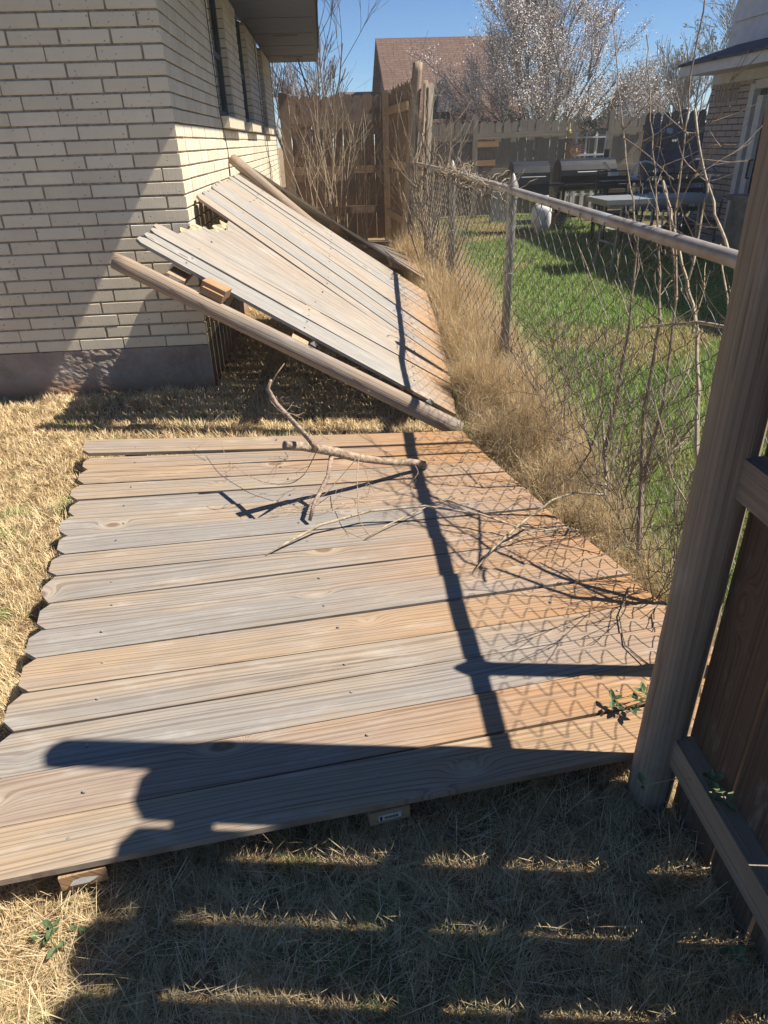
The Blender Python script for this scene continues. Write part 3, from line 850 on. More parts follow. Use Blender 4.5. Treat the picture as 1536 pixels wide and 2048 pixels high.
rf.add(pts+[(x, y, z-.03) for x, y, z in pts], [(0, 1, 2, 3), (7, 6, 5, 4), (0, 4, 5, 1), (1, 5, 6, 2), (2, 6, 7, 3), (3, 7, 4, 0)], [[(0, 0), (6.4, 0), (6.4, 1.15), (0, 1.15)]]*6)
rf.build('roof', M['roof_grey'], nh)
sd_ = MB(); sx = WX+.22
for k in range(5): sd_.add([(sx, 3.9, 2.26+k*.3), (sx, 10.55-.03*k, 2.26+k*.3), (sx+.008, 10.53-.03*k, 2.556+k*.3), (sx+.008, 3.9, 2.556+k*.3), (sx-.015, 3.9, 2.26+k*.3), (sx-.015, 10.55-.03*k, 2.26+k*.3)], [(4, 3, 2, 5), (0, 4, 5, 1)])
sd_.add([(sx+.01, 3.9, 2.1), (sx+.01, 10.53, 2.1), (sx+.01, 10.40, 3.75), (sx+.01, 3.9, 3.75), (sx+5, 10.53, 2.1), (sx+5, 10.40, 3.75)], [(0, 3, 2, 1), (1, 2, 5, 4)])
ur = MB(); ur.add([(sx+.005, 3.8, 3.76), (sx+.005, 10.5, 3.76), (sx+3.5, 10.5, 5.0), (sx+3.5, 3.8, 5.0)], [(0, 1, 2, 3)], [[(0, 0), (6.4, 0), (6.4, 4), (0, 4)]]); ur.build('upper_roof', M['roof_grey'], nh)
sd_.build('siding', M['trim_paint'], nh)
dr_ = MB()
for y in (yD-.06, yD-1.05, yD-2.14): dr_.box((WX+.02, y, .95), (.10, .11, 1.72))
dr_.box((WX+.02, yD-1.1, 1.80), (.09, 2.0, .09)); dr_.box((WX+.02, yD-1.1, .12), (.09, 2.0, .09))
dr_.box((WX-.02, yD-.30, .93), (.05, .12, 1.5))
dd_ = dr_.build('door', M['trim_paint'], nh)
MB().box((WX+.06, yD-1.1, .95), (.01, 2.0, 1.6)).build('pane', M['pane'], dd_)
hd = MB(); hd.tube([(WX-.05, yD-.42, 1.0), (WX-.09, yD-.42, 1.0), (WX-.09, yD-.42, .80), (WX-.05, yD-.42, .80)], .012, 6); hd.build('handle', M['black_enamel'], dd_)
ds = MB(); ds.box((WX-.15, yD-1.1, .06), (.5, 2.0, .12)); ds.build('door_step', M['table_top'], nh)

# ================================================================== NEIGHBOUR'S THINGS
def grill():
    y = 11.2; x = aty(1057, 350, y)[0]
    t = thing('gas_grill', 'black gas grill with rounded hood beside the long fence', 'grill', (x, y, 0))
    hw = .27
    b = MB(); b.box((x, y, .62), (.54, .42, .16)); b.build('firebox', M['black_enamel'], t)
    h = MB(); n = 9; V = []
    for k in range(n):
        a = math.pi*k/(n-1); V += [(x-hw, y-.22*math.cos(a), .70+.30*math.sin(a)**.7 if k not in (0, n-1) else .70), (x+hw, y-.22*math.cos(a), .70+.30*math.sin(a)**.7 if k not in (0, n-1) else .70)]
    F = [(2*k, 2*k+1, 2*k+3, 2*k+2) for k in range(n-1)]+[tuple(range(0, 2*n, 2))[::-1], tuple(range(1, 2*n, 2))]
    h.add(V, F); ho = h.build('hood', M['black_enamel'], t)
    hh = MB(); hh.tube([(x-.18, y-.24, .80), (x-.18, y-.29, .80), (x+.18, y-.29, .80), (x+.18, y-.24, .80)], .01, 6); hh.build('handle', M['grey_metal'], ho)
    sh = MB(); sh.box((x-.40, y, .68), (.24, .36, .03)); sh.box((x+.40, y, .68), (.24, .36, .03)); sh.build('side_shelf', M['black_enamel'], t)
    for sx in (-1, 1):
        for sy in (-1, 1):
            MB().box((x+sx*.24, y+sy*.17, .28), (.04, .04, .55)).build('leg', M['grey_metal'], t)
    MB().box((x, y, .16), (.5, .36, .03)).build('lower_shelf', M['grey_metal'], t)
grill()
def smoker():
    y = 11.5; x = aty(1168, 350, y)[0]
    t = thing('barrel_smoker', 'wide black barrel smoker standing right of the rounded gas grill', 'smoker', (x, y, 0))
    V = MB(); V.tube([(x-.44, y, .78), (x-.43, y, .78), (x+.43, y, .78), (x+.44, y, .78)], [.14, .23, .23, .14], 18); V.build('barrel', M['black_enamel'], t, smooth=False)
    MB().tube([(x-.2, y-.24, .83), (x-.2, y-.28, .83), (x+.2, y-.28, .83), (x+.2, y-.24, .83)], .011, 6).build('handle', M['grey_metal'], t)
    MB().box((x, y-.33, .66), (.8, .2, .025)).build('front_shelf', M['black_enamel'], t)
    MB().tube([(x+.36, y+.1, .9), (x+.36, y+.1, 1.12)], .04, 10).build('chimney', M['black_enamel'], t)
    for sx in (-.36, .36):
        for sy in (-.16, .16): MB().beam((x+sx, y+sy, 0), (x+sx*.95, y+sy*.8, .62), .04, .04, (0, 1, 0)).build('leg', M['black_enamel'], t)
    MB().box((x, y, .2), (.7, .34, .025)).build('lower_shelf', M['black_enamel'], t)
smoker()
def tank():
    y = 11.0; x = aty(1085, 400, y)[0]
    t = thing('propane_tank', 'white propane tank with collar handle, in front of the grills', 'propane tank', (x, y, 0))
    MB().lathe((x, y, .08), [(.10, -.08), (.10, 0), (.13, .02), (.15, .08), (.15, .26), (.13, .33), (.06, .37), (.02, .38)], 18).build('tank_body', M['white_paint'], t, smooth=True)
    c = MB()
    for k in range(14):
        a = 2*math.pi*k/16+.3
        c.box((x+.09*math.cos(a), y+.09*math.sin(a), .50 if k % 5 else .48), (.036, .006, .10 if k % 5 else .14), ((-math.sin(a), math.cos(a), 0), (math.cos(a), math.sin(a), 0), (0, 0, 1)))
    c.build('collar', M['white_paint'], t); MB().lathe((x, y, .45), [(.025, 0), (.025, .05), (.012, .06), (.012, .09)], 8).build('valve', M['grey_metal'], t)
tank()
def table():
    t = thing('folding_table', 'long grey plastic folding table on the shaded patio', 'table', (3.4, 7.7, 0))
    p = MB(); p.box((3.42, 7.62, .72), (1.2, .62, .045)); p.box((3.42, 7.62, .69), (1.1, .54, .03)); p.build('tabletop', M['table_top'], t)
    for sx in (-.45, .45):
        for sy in (-.24, .24): MB().tube([(3.42+sx, 7.62+sy, 0), (3.42+sx*.9, 7.62+sy, .69)], .014, 8).build('leg', M['grey_metal'], t)
        MB().tube([(3.42+sx*.95, 7.38, .3), (3.42+sx*.95, 7.86, .3)], .011, 6).build('crossbar', M['grey_metal'], t)
table()
def chair(px, y, mat, label, cat='chair', arch=False, s=1.):
    x = aty(px, 380, y)[0]
    t = thing('patio_chair', label, cat, (x, y, 0))
    MB().box((x, y, .42*s), (.44, .42, .03)).build('seat', mat, t)
    b = MB()
    if arch:
        b.tube([(x-.2, y+.2, .42)]+[(x-.2*math.cos(a), y+.22, .80+.16*math.sin(a)) for a in np.linspace(0, math.pi, 9)]+[(x+.2, y+.2, .42)], .014, 6)
        b.tube([(x-.17, y+.21, .5), (x+.17, y+.21, .82)], .009, 5); b.tube([(x+.17, y+.21, .5), (x-.17, y+.21, .82)], .009, 5)
    else:
        b.tube([(x-.2, y+.2, .42), (x-.2, y+.25, .9), (x+.2, y+.25, .9), (x+.2, y+.2, .42)], .014, 6)
        for k in range(4): b.box((x, y+.215+.01*k, .52+k*.1), (.38, .012, .05))
    b.build('backrest', mat, t)
    for sx in (-.19, .19):
        for sy in (-.18, .18): MB().tube([(x+sx*1.1, y+sy*1.1, 0), (x+sx, y+sy, .42)], .014, 6).build('leg', mat, t)
        MB().tube([(x+sx*1.1, y+.2, .64), (x+sx*1.15, y-.18, .64), (x+sx, y-.2, .42)], .013, 6).build('armrest', mat, t)
chair(1296, 10.6, M['white_paint'], 'white metal patio chair with arched crossed back, behind the table', arch=True)
chair(1330, 9.9, M['blue_tarp'], 'dark blue patio chair between the white chair and the brick wall')
chair(1236, 9.4, M['black_enamel'], 'dark patio chair on the far side of the table, right of the smoker')
chair(1395, 8.3, M['black_enamel'], 'dark patio chair against the brick wall, next to the blue hand truck')
def hand_truck():
    x, y = WX-.25, 9.75
    t = thing('hand_truck', 'bright blue tubular hand truck leaning on the neighbouring brick wall', 'hand truck', (x, y, 0))
    f = MB(); f.tube([(x-.25, y-.2, .15), (x+.1, y-.2, .85), (x+.13, y, .93), (x+.1, y+.2, .85), (x-.25, y+.2, .15)], .018, 8)
    for z in (.3, .5, .7): xx = x-.25+(z-.15)*.5; f.tube([(xx, y-.2, z), (xx, y+.2, z)], .013, 6)
    for q in (-.07, .07): f.tube([(x-.25, y+q, .15), (x+.1, y+q, .85)], .009, 6)
    f.build('frame', M['blue_paint'], t); MB().box((x-.33, y, .06), (.2, .4, .012)).build('toe_plate', M['blue_paint'], t)
    for q in (-.24, .24): MB().lathe((x-.18, y+q-.02, .12), [(.05, 0), (.12, .002), (.12, .04), (.05, .042)], 14, (0, 1, 0)).build('wheel', M['black_enamel'], t)
hand_truck()
def trellis():
    y = yf-.09
    t = thing('garden_trellis', 'white garden trellis leaning on the grey back fence', 'trellis', (4.6, y, 0))
    x0, x1 = aty(1150, 300, y)[0], aty(1202, 300, y)[0]
    v = MB()
    for k, x in enumerate(np.linspace(x0, x1, 4)): v.box((x+.02*k, y-.03, .72), (.035, .02, 1.30+.12*(k == 1)))
    v.build('upright', M['white_paint'], t)
    h = MB()
    for z in (1.28, 1.0, .55): h.box(((x0+x1)/2, y-.052, z), (x1-x0+.08, .02, .03))
    h.build('crosspiece', M['white_paint'], t)
trellis()
def lattice():
    y = 12.6; x = aty(1165, 385, y)[0]
    t = thing('garden_edging', 'low white wooden edging fence under the black smoker', 'edging', (x, y, 0))
    v = MB()
    for k in range(5): v.box((x-.3+k*.15, y, .27), (.04, .02, .54))
    v.build('slat', M['white_paint'], t)
    h = MB(); h.box((x, y+.02, .2), (.72, .02, .035)); h.box((x, y+.02, .42), (.72, .02, .035)); h.build('crosspiece', M['white_paint'], t)
lattice()
def sun_orn():
    y = yf-.12; c = aty(1151, 300, y)
    t = thing('sun_ornament', 'copper sun face ornament with wavy rays hung on the back fence', 'ornament', c)
    d = MB(); d.lathe(c-np.array([0, .0, 0]), [(.001, -.05), (.07, -.04), (.105, -.015), (.11, 0), (.10, .01)], 20, (0, -1, 0)); d.lathe(c, [(.11, 0), (.10, .02), (.06, .045), (.001, .055)], 20, (0, -1, 0)); fo = d.build('face', M['copper'], t, smooth=True)
    ns = MB(); ns.beam(c+np.array([0, -.055, .03]), c+np.array([0, -.07, -.03]), .022, .02); ns.box(c+np.array([0, -.05, -.055]), (.05, .012, .01)); ns.box(c+np.array([-.035, -.055, .035]), (.025, .012, .01)); ns.box(c+np.array([.035, -.055, .035]), (.025, .012, .01)); ns.build('nose', M['copper'], fo)
    r = MB()
    for k in range(24):
        a = 2*math.pi*k/24; L = .24 if k % 2 else .19; e1 = np.array([math.cos(a), 0, math.sin(a)]); e2 = np.array([-math.sin(a), 0, math.cos(a)])
        r.tube([c+e1*.1, c+e1*.14+e2*.012, c+e1*.18-e2*.012, c+e1*L], [.014, .012, .008, .002], 5)
    r.build('ray', M['copper'], t)
sun_orn()
for k, (px, py) in enumerate(((1139, 267), (1163, 272))):
    c = aty(px, py, yf-.12)
    o = MB(); o.lathe(c, [(.005, .16), (.006, .07), (.03, .05), (.045, .01), (.035, -.035), (.005, -.05)], 10)
    tag(o.build('hanging_gourd', M['gourd'], smooth=True), ('yellow hanging gourd left of the white trellis' if k == 0 else 'yellow hanging gourd above the copper sun'), 'ornament', 'gourds hung on the back fence')
o = MB(); c = aty(1180, 245, yf-.1); rs = random.Random(77)
for k in range(160):
    a = rs.uniform(0, 6.28); r = rs.uniform(0, .28); p = c+np.array([math.cos(a)*r, rs.uniform(-.12, 0), math.sin(a)*r*.65])
    q = p+np.array([rs.uniform(-.07, .07), 0, rs.uniform(-.06, .04)]); o.beam(p, q, .02, .004)
tag(o.build('hanging_plant', simple('dark_foliage', (.03, .04, .045), .8)), 'dark straggly plant hanging over the top of the back fence', 'plant')
# tarp
c = aty(1350, 285, 12.45)
o = MB(); n = 9
V = []; F = []
for j in range(n):
    for i in range(n):
        V.append((c[0]-.42+.84*i/(n-1), 12.30-.5*(i/(n-1)-.5)-.05*math.sin(i*1.3)-.04*math.sin(j*1.1), .75+.62*j/(n-1)+.02*math.sin(i)))
for j in range(n-1):
    for i in range(n-1): F.append((j*n+i, j*n+i+1, (j+1)*n+i+1, (j+1)*n+i))
V += [(x, y+.03, z) for x, y, z in V]; k0 = n*n
F += [tuple(k0+q for q in f[::-1]) for f in F]
F += [(i, k0+i, k0+i+1, i+1) for i in range(n-1)]+[((n-1)*n+i, (n-1)*n+i+1, k0+(n-1)*n+i+1, k0+(n-1)*n+i) for i in range(n-1)]
o.add(V, F); tp = o.build('tarp', M['blue_tarp']); tag(tp, 'dark blue tarp hung on the shaded fence, with two pale eyelets', 'tarp')
o = MB()
for px in (1346, 1351):
    q = aty(px, 281, 12.2); o.lathe(q, [(.018, 0), (.018, .012), (.009, .012)], 8, (0, -1, 0))
o.build('eyelet', M['white_paint'], tp)
# work bench with items
x = aty(1240, 340, 10.6)[0]
t = thing('side_table', 'dark side table holding white utensils, right of the barrel smoker', 'table', (x, 10.6, 0))
MB().box((x, 10.6, .72), (.6, .4, .03)).build('tabletop', M['black_enamel'], t)
for sx in (-.26, .26):
    for sy in (-.16, .16): MB().box((x+sx, 10.6+sy, .355), (.03, .03, .70)).build('leg', M['black_enamel'], t)
tag(MB().box((x-.13, 10.5, .80), (.12, .1, .12)).beam((x-.16, 10.5, .84), (x-.3, 10.48, .98), .05, .02).build('plastic_jug', M['white_paint']), 'white plastic jug with tilted handle on the dark side table', 'jug')
tag(MB().box((x+.16, 10.55, .755), (.16, .12, .03)).beam((x+.1, 10.5, .775), (x+.24, 10.5, .80), .08, .01).build('paper_stack', M['white_paint']), 'crumpled white paper on the right end of the dark side table', 'paper')
x, y = aty(1118, 405, 11.6)[0], 11.6
tag(MB().lathe((x, y, 0), [(.10, 0), (.13, .16), (.15, .20), (.14, .24), (.12, .22)], 14).build('clay_pot', M['terracotta']), 'reddish clay pot beside the propane tank', 'pot')
o = MB(); rs = random.Random(5); x, y = atz(1128, 440, 0)[0:2]
x, y = aty(1130, 408, 10.4)[0], 10.4
for k in range(260):
    a = rs.uniform(0, 6.28); r = .16*math.sqrt(rs.random()); z = rs.uniform(.02, .34)*(1-r*2.2); p = np.array([x+r*math.cos(a), y+r*math.sin(a), z])
    d_ = nrm([math.cos(a), math.sin(a), rs.uniform(.1, 1)]); s_ = nrm(np.cross(d_, (0, 0, 1)))*.012
    o.add([p, p+d_*.02+s_, p+d_*.045, p+d_*.02-s_], [(0, 1, 2, 3)]); o.add([(x, y, max(z-.04, .004)), p, (x+.002, y+.002, max(z-.04, .004))], [(0, 1, 2)])
o = o.build('leafy_plant', M['bright_leaf']); MB().tube([(x, y, 0), (x, y, .3)], .006, 5).build('stem', M['bark'], o)
tag(o, 'small bright green leafy plant in sunlight below the black smoker', 'plant')
# grey stone slab near corner
c = aty(1000, 352, 12.8)
tag(MB().box((c[0], 12.8, .25), (.30, .12, .5), taper=.9).build('stone_slab', M['table_top']), 'pale grey upright slab at the foot of the back fence', 'slab')
x = WX-.42
tag(MB().box((x, 7.9, .32), (.5, .55, .62), taper=.95).box((x, 7.9, .66), (.55, .6, .06)).build('storage_box', M['grey_metal']), 'grey storage box beside the sliding door of the neighbouring house', 'box')

# ================================================================== FAR HOUSES
def gabled(name, label, x0, x1, y0, yr, zE, zR, matr, matw):
    t = thing(name, label, 'house', ((x0+x1)/2, y0, 0))
    yb = 2*yr-y0
    w = MB(); w.box(((x0+x1)/2, yr, zE/2), (x1-x0-.5, yb-y0-.8, zE))
    zt = zR-.12
    w.add([(x0+.25, y0+.4, zE), (x0+.25, yb-.4, zE), (x0+.25, yr, zt)], [(0, 2, 1)]); w.add([(x1-.25, y0+.4, zE), (x1-.25, yb-.4, zE), (x1-.25, yr, zt)], [(0, 1, 2)])
    w.build('wall', matw, t)
    r = MB(); L = math.hypot(yr-y0, zR-zE)
    for s in (0, 1):
        ye = y0 if s == 0 else yb
        pts = [(x0, ye, zE-.05), (x1, ye, zE-.05), (x1, yr, zR), (x0, yr, zR)]
        pts2 = [(a, b, c-.16) for a, b, c in pts]
        r.add(pts+pts2, [(0, 1, 2, 3), (7, 6, 5, 4), (0, 4, 5, 1), (1, 5, 6, 2), (3, 7, 4, 0)], [[(0, 0), (x1-x0, 0), (x1-x0, L), (0, L)]]*5)
    r.build('roof', matr, t)
    return t
fh = gabled('shingled_house', 'house with a steep brown shingle roof rising behind the back fences', 1.8, 5.5, 20.6, 25., 1.75, 4.06, M['roof_brown'], simple('brown_siding', (.20, .15, .13), .8))
lw = MB(); pts = [(-.35, 24.6, 2.3), (2.2, 24.6, 2.3), (2.2, 26, 2.74), (.6, 26, 2.74)]
lw.add(pts+[(a, b+.05, c-.2) for a, b, c in pts], [(0, 1, 2, 3), (7, 6, 5, 4), (0, 4, 5, 1), (3, 7, 4, 0)], [[(0, 0), (2, 0), (2, 1), (1, 1)]]*4); lw.build('lower_roof', M['roof_brown'], fh)
cA = aty(893, 205, 20.9); vm = MB()
vm.add([(cA[0]-.3, 20.75, 1.95), (cA[0]+.32, 20.75, 1.95), (cA[0]-.03, 20.95, 2.75), (cA[0], 22.6, 2.75)], [(0, 1, 2), (1, 3, 2), (0, 2, 3)]); vm.build('dormer', M['fascia'], fh)
gabled('shingled_house', 'small distant house with a pale gable and dark roof, right of the blossoming tree', *(lambda a, b: (a, b))(aty(1232, 220, 42)[0], aty(1306, 220, 42)[0]), 39.5, 42, 1.9, 3.6, M['roof_grey'], simple('pale_siding', (.55, .53, .5), .8))

# ================================================================== TREES AND BRUSH
def rnd_perp(d, rs):
    v = np.array([rs.gauss(0, 1) for _ in range(3)]); v = v-v.dot(d)*d; return nrm(v)
def grow(mb, p, d, L, r, depth, rs, tips, nb=(3, 5), ang=(.35, .75), ratio=(.55, .8), up=.12, wob=.12, nsides=5, rmin=.0025, segs=4):
    pts = [p]; rad = [r]; dd = d.copy()
    for k in range(segs):
        dd = nrm(dd+rnd_perp(dd, rs)*wob+np.array([0, 0, up]))
        p = p+dd*L/segs; pts.append(p); rad.append(max(r*(1-.55*(k+1)/segs), rmin*.8))
    mb.tube(pts, rad, nsides if depth > 1 else 3, cap=False)
    if depth == 0:
        tips.append((pts[-1], dd)); tips.append((pts[-2], dd)); return
    for k in range(rs.randint(*nb)):
        f = rs.uniform(.3, 1.); i = min(int(f*segs), segs-1); q = pts[i]+(pts[i+1]-pts[i])*(f*segs-i)
        a = rs.uniform(*ang); nd = nrm(dd*math.cos(a)+rnd_perp(dd, rs)*math.sin(a))
        grow(mb, q, nd, L*rs.uniform(*ratio), max(rad[i]*rs.uniform(.45, .65), rmin), depth-1, rs, tips, nb, ang, ratio, up, wob, nsides, rmin, segs)

def blossoms(tips, rs, per, size, spread):
    mb = MB()
    for p, d in tips:
        for _ in range(rs.randint(*per)):
            c = p+np.array([rs.gauss(0, spread) for _ in range(3)])-d*rs.uniform(0, spread*3)
            a = rnd_perp(np.array([0, 0, 1.]), rs) if False else nrm([rs.gauss(0, 1), rs.gauss(0, 1), rs.gauss(0, 1)])
            b = rnd_perp(a, rs); s = size*rs.uniform(.6, 1.3)
            mb.add([c-a*s, c-b*s*.8, c+a*s, c+b*s*.8], [(0, 1, 2, 3)])
    return mb

# big pear in blossom
rs = random.Random(101)
base = np.array([aty(1085, 250, 19.)[0], 19., 0.])
t = thing('blossoming_tree', 'large round pear tree in white blossom behind the grey back fence', 'tree', base)
mb = MB(); tips = []
mb.tube([base, base+np.array([0, 0, .9])], [.2, .16], 10)
for k in range(19):
    a = 2*math.pi*k/19*2+rs.uniform(-.2, .2); tl = .1+1.0*(k/18)**.8+rs.uniform(-.08, .08)
    d = nrm([math.cos(a)*math.sin(tl), math.sin(a)*math.sin(tl), math.cos(tl)])
    grow(mb, base+np.array([0, 0, rs.uniform(.5, .9)]), d, 3.1-1.2*(k/18)+rs.uniform(-.3, .2), .045, 3, rs, tips, nb=(5, 6), ang=(.25, .6), ratio=(.42, .6), up=.07, wob=.09, rmin=.006)
mb.build('trunk', M['bark_grey'], t)
blossoms(tips, rs, (10, 15), .0165, .10).build('crown', M['blossom'], t)

def bare_tree(px, y, H, seed, label, r=.06, nmain=6, tl=(.1, .6), depth=3, group=None, bud=0, name='bare_tree', lean=0, nb=(3, 5), mat='bark_grey', ratio=(.5, .7)):
    rs = random.Random(seed); x = aty(px, 250, y)[0]; b = np.array([x, y, 0.])
    t = thing(name, label, 'tree', b, group); mb = MB(); tips = []
    mb.tube([b, b+np.array([lean*.2, 0, H*.25])], [r*1.3, r], 7, cap=False)
    for k in range(nmain):
        a = 2*math.pi*k/nmain+rs.uniform(-.3, .3); q = rs.uniform(*tl)
        d = nrm([math.cos(a)*math.sin(q)+lean, math.sin(a)*math.sin(q), math.cos(q)])
        grow(mb, b+np.array([lean*.2, 0, H*rs.uniform(.16, .25)]), d, H*rs.uniform(.36, .5), r*.6, depth, rs, tips, nb=nb, ang=(.25, .7), ratio=ratio, up=.08, rmin=.004 if y < 16 else .009, wob=.13)
    mb.build('trunk', M[mat], t)
    if bud: blossoms(tips, rs, (1, bud), .02 if y < 16 else .035, .05).build('crown', M['bud'], t)
bare_tree(578, 17.5, 3.4, 1, 'spreading bare tree whose boughs show beyond the end of the brick house', r=.09, nmain=6, tl=(.3, .9), lean=.15)
bare_tree(628, 22., 3.6, 2, 'fine-twigged bare tree in the distance left of the brown roof', r=.06, nmain=7)
bare_tree(655, 13.2, 4.3, 3, 'slender tall bare tree just behind the brown privacy fence', r=.035, nmain=4, tl=(.05, .3), depth=3, nb=(3, 4))
bare_tree(1290, 32., 4.2, 6, 'distant bare tree behind the small pale house', r=.08, nmain=7)
bare_tree(1335, 26., 3.7, 4, 'twiggy bare tree above the shaded fence, right of the small pale house', r=.05, nmain=8, tl=(.1, .8))
bare_tree(1392, 24., 4.2, 5, 'dense budding tree immediately left of the neighbouring brick house', r=.07, nmain=9, tl=(.1, .8), bud=1)
bare_tree(1475, 27., 6.0, 8, 'tall budding tree rising behind the neighbouring house roof', r=.09, nmain=8, tl=(.1, .7), bud=2)

def brush(px, y, H, seed, label, n=7, r=.0065, depth=2, mat='bark_tan', group=None, tl=(.03, .4), name='leafless_shrub', x=None, nb=(3, 4), z=0):
    rs = random.Random(seed); x = aty(px, 400, y)[0] if x is None else x; b = np.array([x, y, z])
    mb = MB(); tips = []
    for k in range(n):
        a = rs.uniform(0, 6.28); q = rs.uniform(*tl); d = nrm([math.cos(a)*math.sin(q), math.sin(a)*math.sin(q), math.cos(q)])
        grow(mb, b+np.array([rs.uniform(-.05, .05), rs.uniform(-.05, .05), 0]), d, H*rs.uniform(.5, .75), r, depth, rs, tips, nb=nb, ang=(.3, .8), ratio=(.4, .62), up=.07, wob=.10, rmin=.0016, nsides=4, segs=5)
    return tag(mb.build(name, M[mat]), label, 'shrub', group)
brush(632, 10.3, 2.5, 11, 'tallest leafless shrub in front of the brown privacy fence', n=7, group='leafless shrubs along the fences')
brush(676, 9.7, 2.3, 12, 'leafless shrub with dense crossing twigs, second from the brick house', n=8, group='leafless shrubs along the fences')
brush(728, 10.2, 1.8, 13, 'shorter leafless shrub near the tan fence corner', n=5, group='leafless shrubs along the fences')
brush(900, 7.4, 1.9, 14, 'leafless shrub growing through the chain link fence near the leaning post', n=8, r=.014, x=1.05, mat='bark', group='leafless shrubs along the fences')
brush(860, 8.2, 1.9, 15, 'leafless shrub tangled against the outside of the tan fence', n=7, r=.010, x=1.12, group='leafless shrubs along the fences')
brush(0, 6.3, 1.0, 16, 'low brown shrub in the weeds before the slim far fence pole', n=7, r=.008, x=.98, mat='bark', group='leafless shrubs along the fences', tl=(.05, .5))

# saplings at the chain link fence: stems as world polylines laid out in the fence strip
def stem(mb, pts, r0, r1, n=7, jog=.004, seed=0):
    rs = random.Random(seed); P = [np.array(p, float) for p in pts]; out = []; 
    for i in range(len(P)-1):
        for k in range(4): out.append(P[i]+(P[i+1]-P[i])*k/4+np.array([rs.uniform(-jog, jog), rs.uniform(-jog, jog), 0]))
    out.append(P[-1]); m_ = len(out)
    mb.tube(out, [.85*r1+(.85*r0-r1*.85)*(1-i/(m_-1))**3.0 for i in range(m_)], n)
    return out
def X_(px, py, x): return atx(px, py, x)
def sapling(label, stems, seed, base, mat='bark', twigs=1):
    rs = random.Random(seed); t = thing('sapling', label, 'sapling', base, 'saplings along the chain link fence'); mb = MB(); tips = []
    for (pl, r0, r1) in stems:
        q = stem(mb, pl, r0, r1, seed=seed)
        for _ in range(twigs*len(pl)):
            i = rs.randint(len(q)//6, int(len(q)*.62)); d = nrm(q[i+1]-q[i]); a = rs.uniform(.5, 1.)
            nd = nrm(d*math.cos(a)+rnd_perp(d, rs)*math.sin(a))
            grow(mb, q[i], nd, rs.uniform(.06, .18), .0018, rs.choice((0, 0, 1)), rs, tips, nb=(2, 3), up=.05, rmin=.0011, nsides=4, wob=.12)
    mb.build('trunk', M[mat], t)
xa = 1.04
b1 = np.array([1.03, 2.25, 0])
sapling('sapling with tall wavy stems rising just right of the fence pole', [
    ([b1, X_(1210, 900, xa), X_(1235, 780, xa), X_(1262, 640, xa), X_(1275, 470, xa), X_(1262, 380, 1.06), X_(1246, 262, 1.08), X_(1235, 150, 1.10), X_(1225, 20, 1.12)], .014, .0024),
    ([X_(1212, 900, xa), X_(1200, 800, 1.06), X_(1215, 640, 1.08), X_(1160, 500, 1.09)], .008, .003),
    ([X_(1262, 640, xa), X_(1230, 560, 1.05), X_(1245, 480, 1.05)], .004, .002),
    ([X_(1246, 262, 1.08), X_(1262, 240, 1.1), X_(1272, 218, 1.12)], .0025, .0015),
    ([X_(1248, 275, 1.08), X_(1290, 305, 1.08), X_(1330, 345, 1.08), X_(1348, 360, 1.08)], .003, .002),
    ([X_(1240, 240, 1.08), X_(1222, 205, 1.08), X_(1205, 190, 1.08)], .0025, .0015),
], 201, b1)
b2 = np.array([1.02, 1.95, 0])
sapling('sapling with two thick straight stems in the middle of the right hand clump', [
    ([b2, X_(1290, 830, xa), X_(1320, 640, xa), X_(1316, 450, 1.05), X_(1305, 300, 1.07), X_(1297, 180, 1.08), X_(1293, 70, 1.10)], .014, .0024),
    ([X_(1285, 960, xa), X_(1330, 800, 1.05), X_(1352, 600, 1.06), X_(1340, 440, 1.08), X_(1328, 365, 1.09)], .009, .004),
    ([X_(1352, 600, 1.06), X_(1352, 430, 1.08), X_(1368, 290, 1.10), X_(1382, 150, 1.12), X_(1412, -20, 1.15)], .006, .003),
    ([X_(1352, 420, 1.08), X_(1385, 360, 1.10), X_(1425, 300, 1.12), X_(1478, 265, 1.14)], .0035, .0018),
    ([X_(1360, 340, 1.09), X_(1392, 318, 1.10), X_(1425, 295, 1.12)], .003, .0015),
    ([X_(1368, 290, 1.1), X_(1410, 255, 1.11), X_(1460, 212, 1.13)], .003, .0015),
    ([X_(1376, 270, 1.1), X_(1340, 235, 1.1), X_(1305, 200, 1.1)], .003, .0015),
], 202, b2)
b3_ = np.array([1.03, 1.56, 0])
sapling('sapling with bare pruned pale stems partly hidden by the big foreground post', [
    ([b3_, (1.03, 1.57, .25), (1.05, 1.60, .6), X_(1472, 530, 1.06), X_(1432, 430, 1.07), X_(1408, 330, 1.08), X_(1390, 218, 1.09)], .018, .0040),
    ([(1.03, 1.57, .25), (1.0, 1.70, .55), X_(1395, 660, 1.03), X_(1375, 560, 1.04), X_(1345, 440, 1.05), X_(1326, 362, 1.06)], .012, .0045),
    ([X_(1380, 560, 1.04), X_(1405, 420, 1.06), X_(1420, 350, 1.07)], .004, .003),
    ([X_(1285, 655, 1.0), X_(1350, 648, 1.0), X_(1400, 645, 1.0), X_(1455, 655, 1.0)], .004, .006),
    ([(1.03, 1.57, .3), (.9, 1.62, .5), (.82, 1.66, .75)], .006, .002),
    ([(1.03, 1.57, .4), (1.1, 1.8, .8), (1.12, 2.0, 1.05)], .007, .003),
], 203, b3_, 'bark_pale', 1)
b4 = np.array([1.0, 2.62, 0])
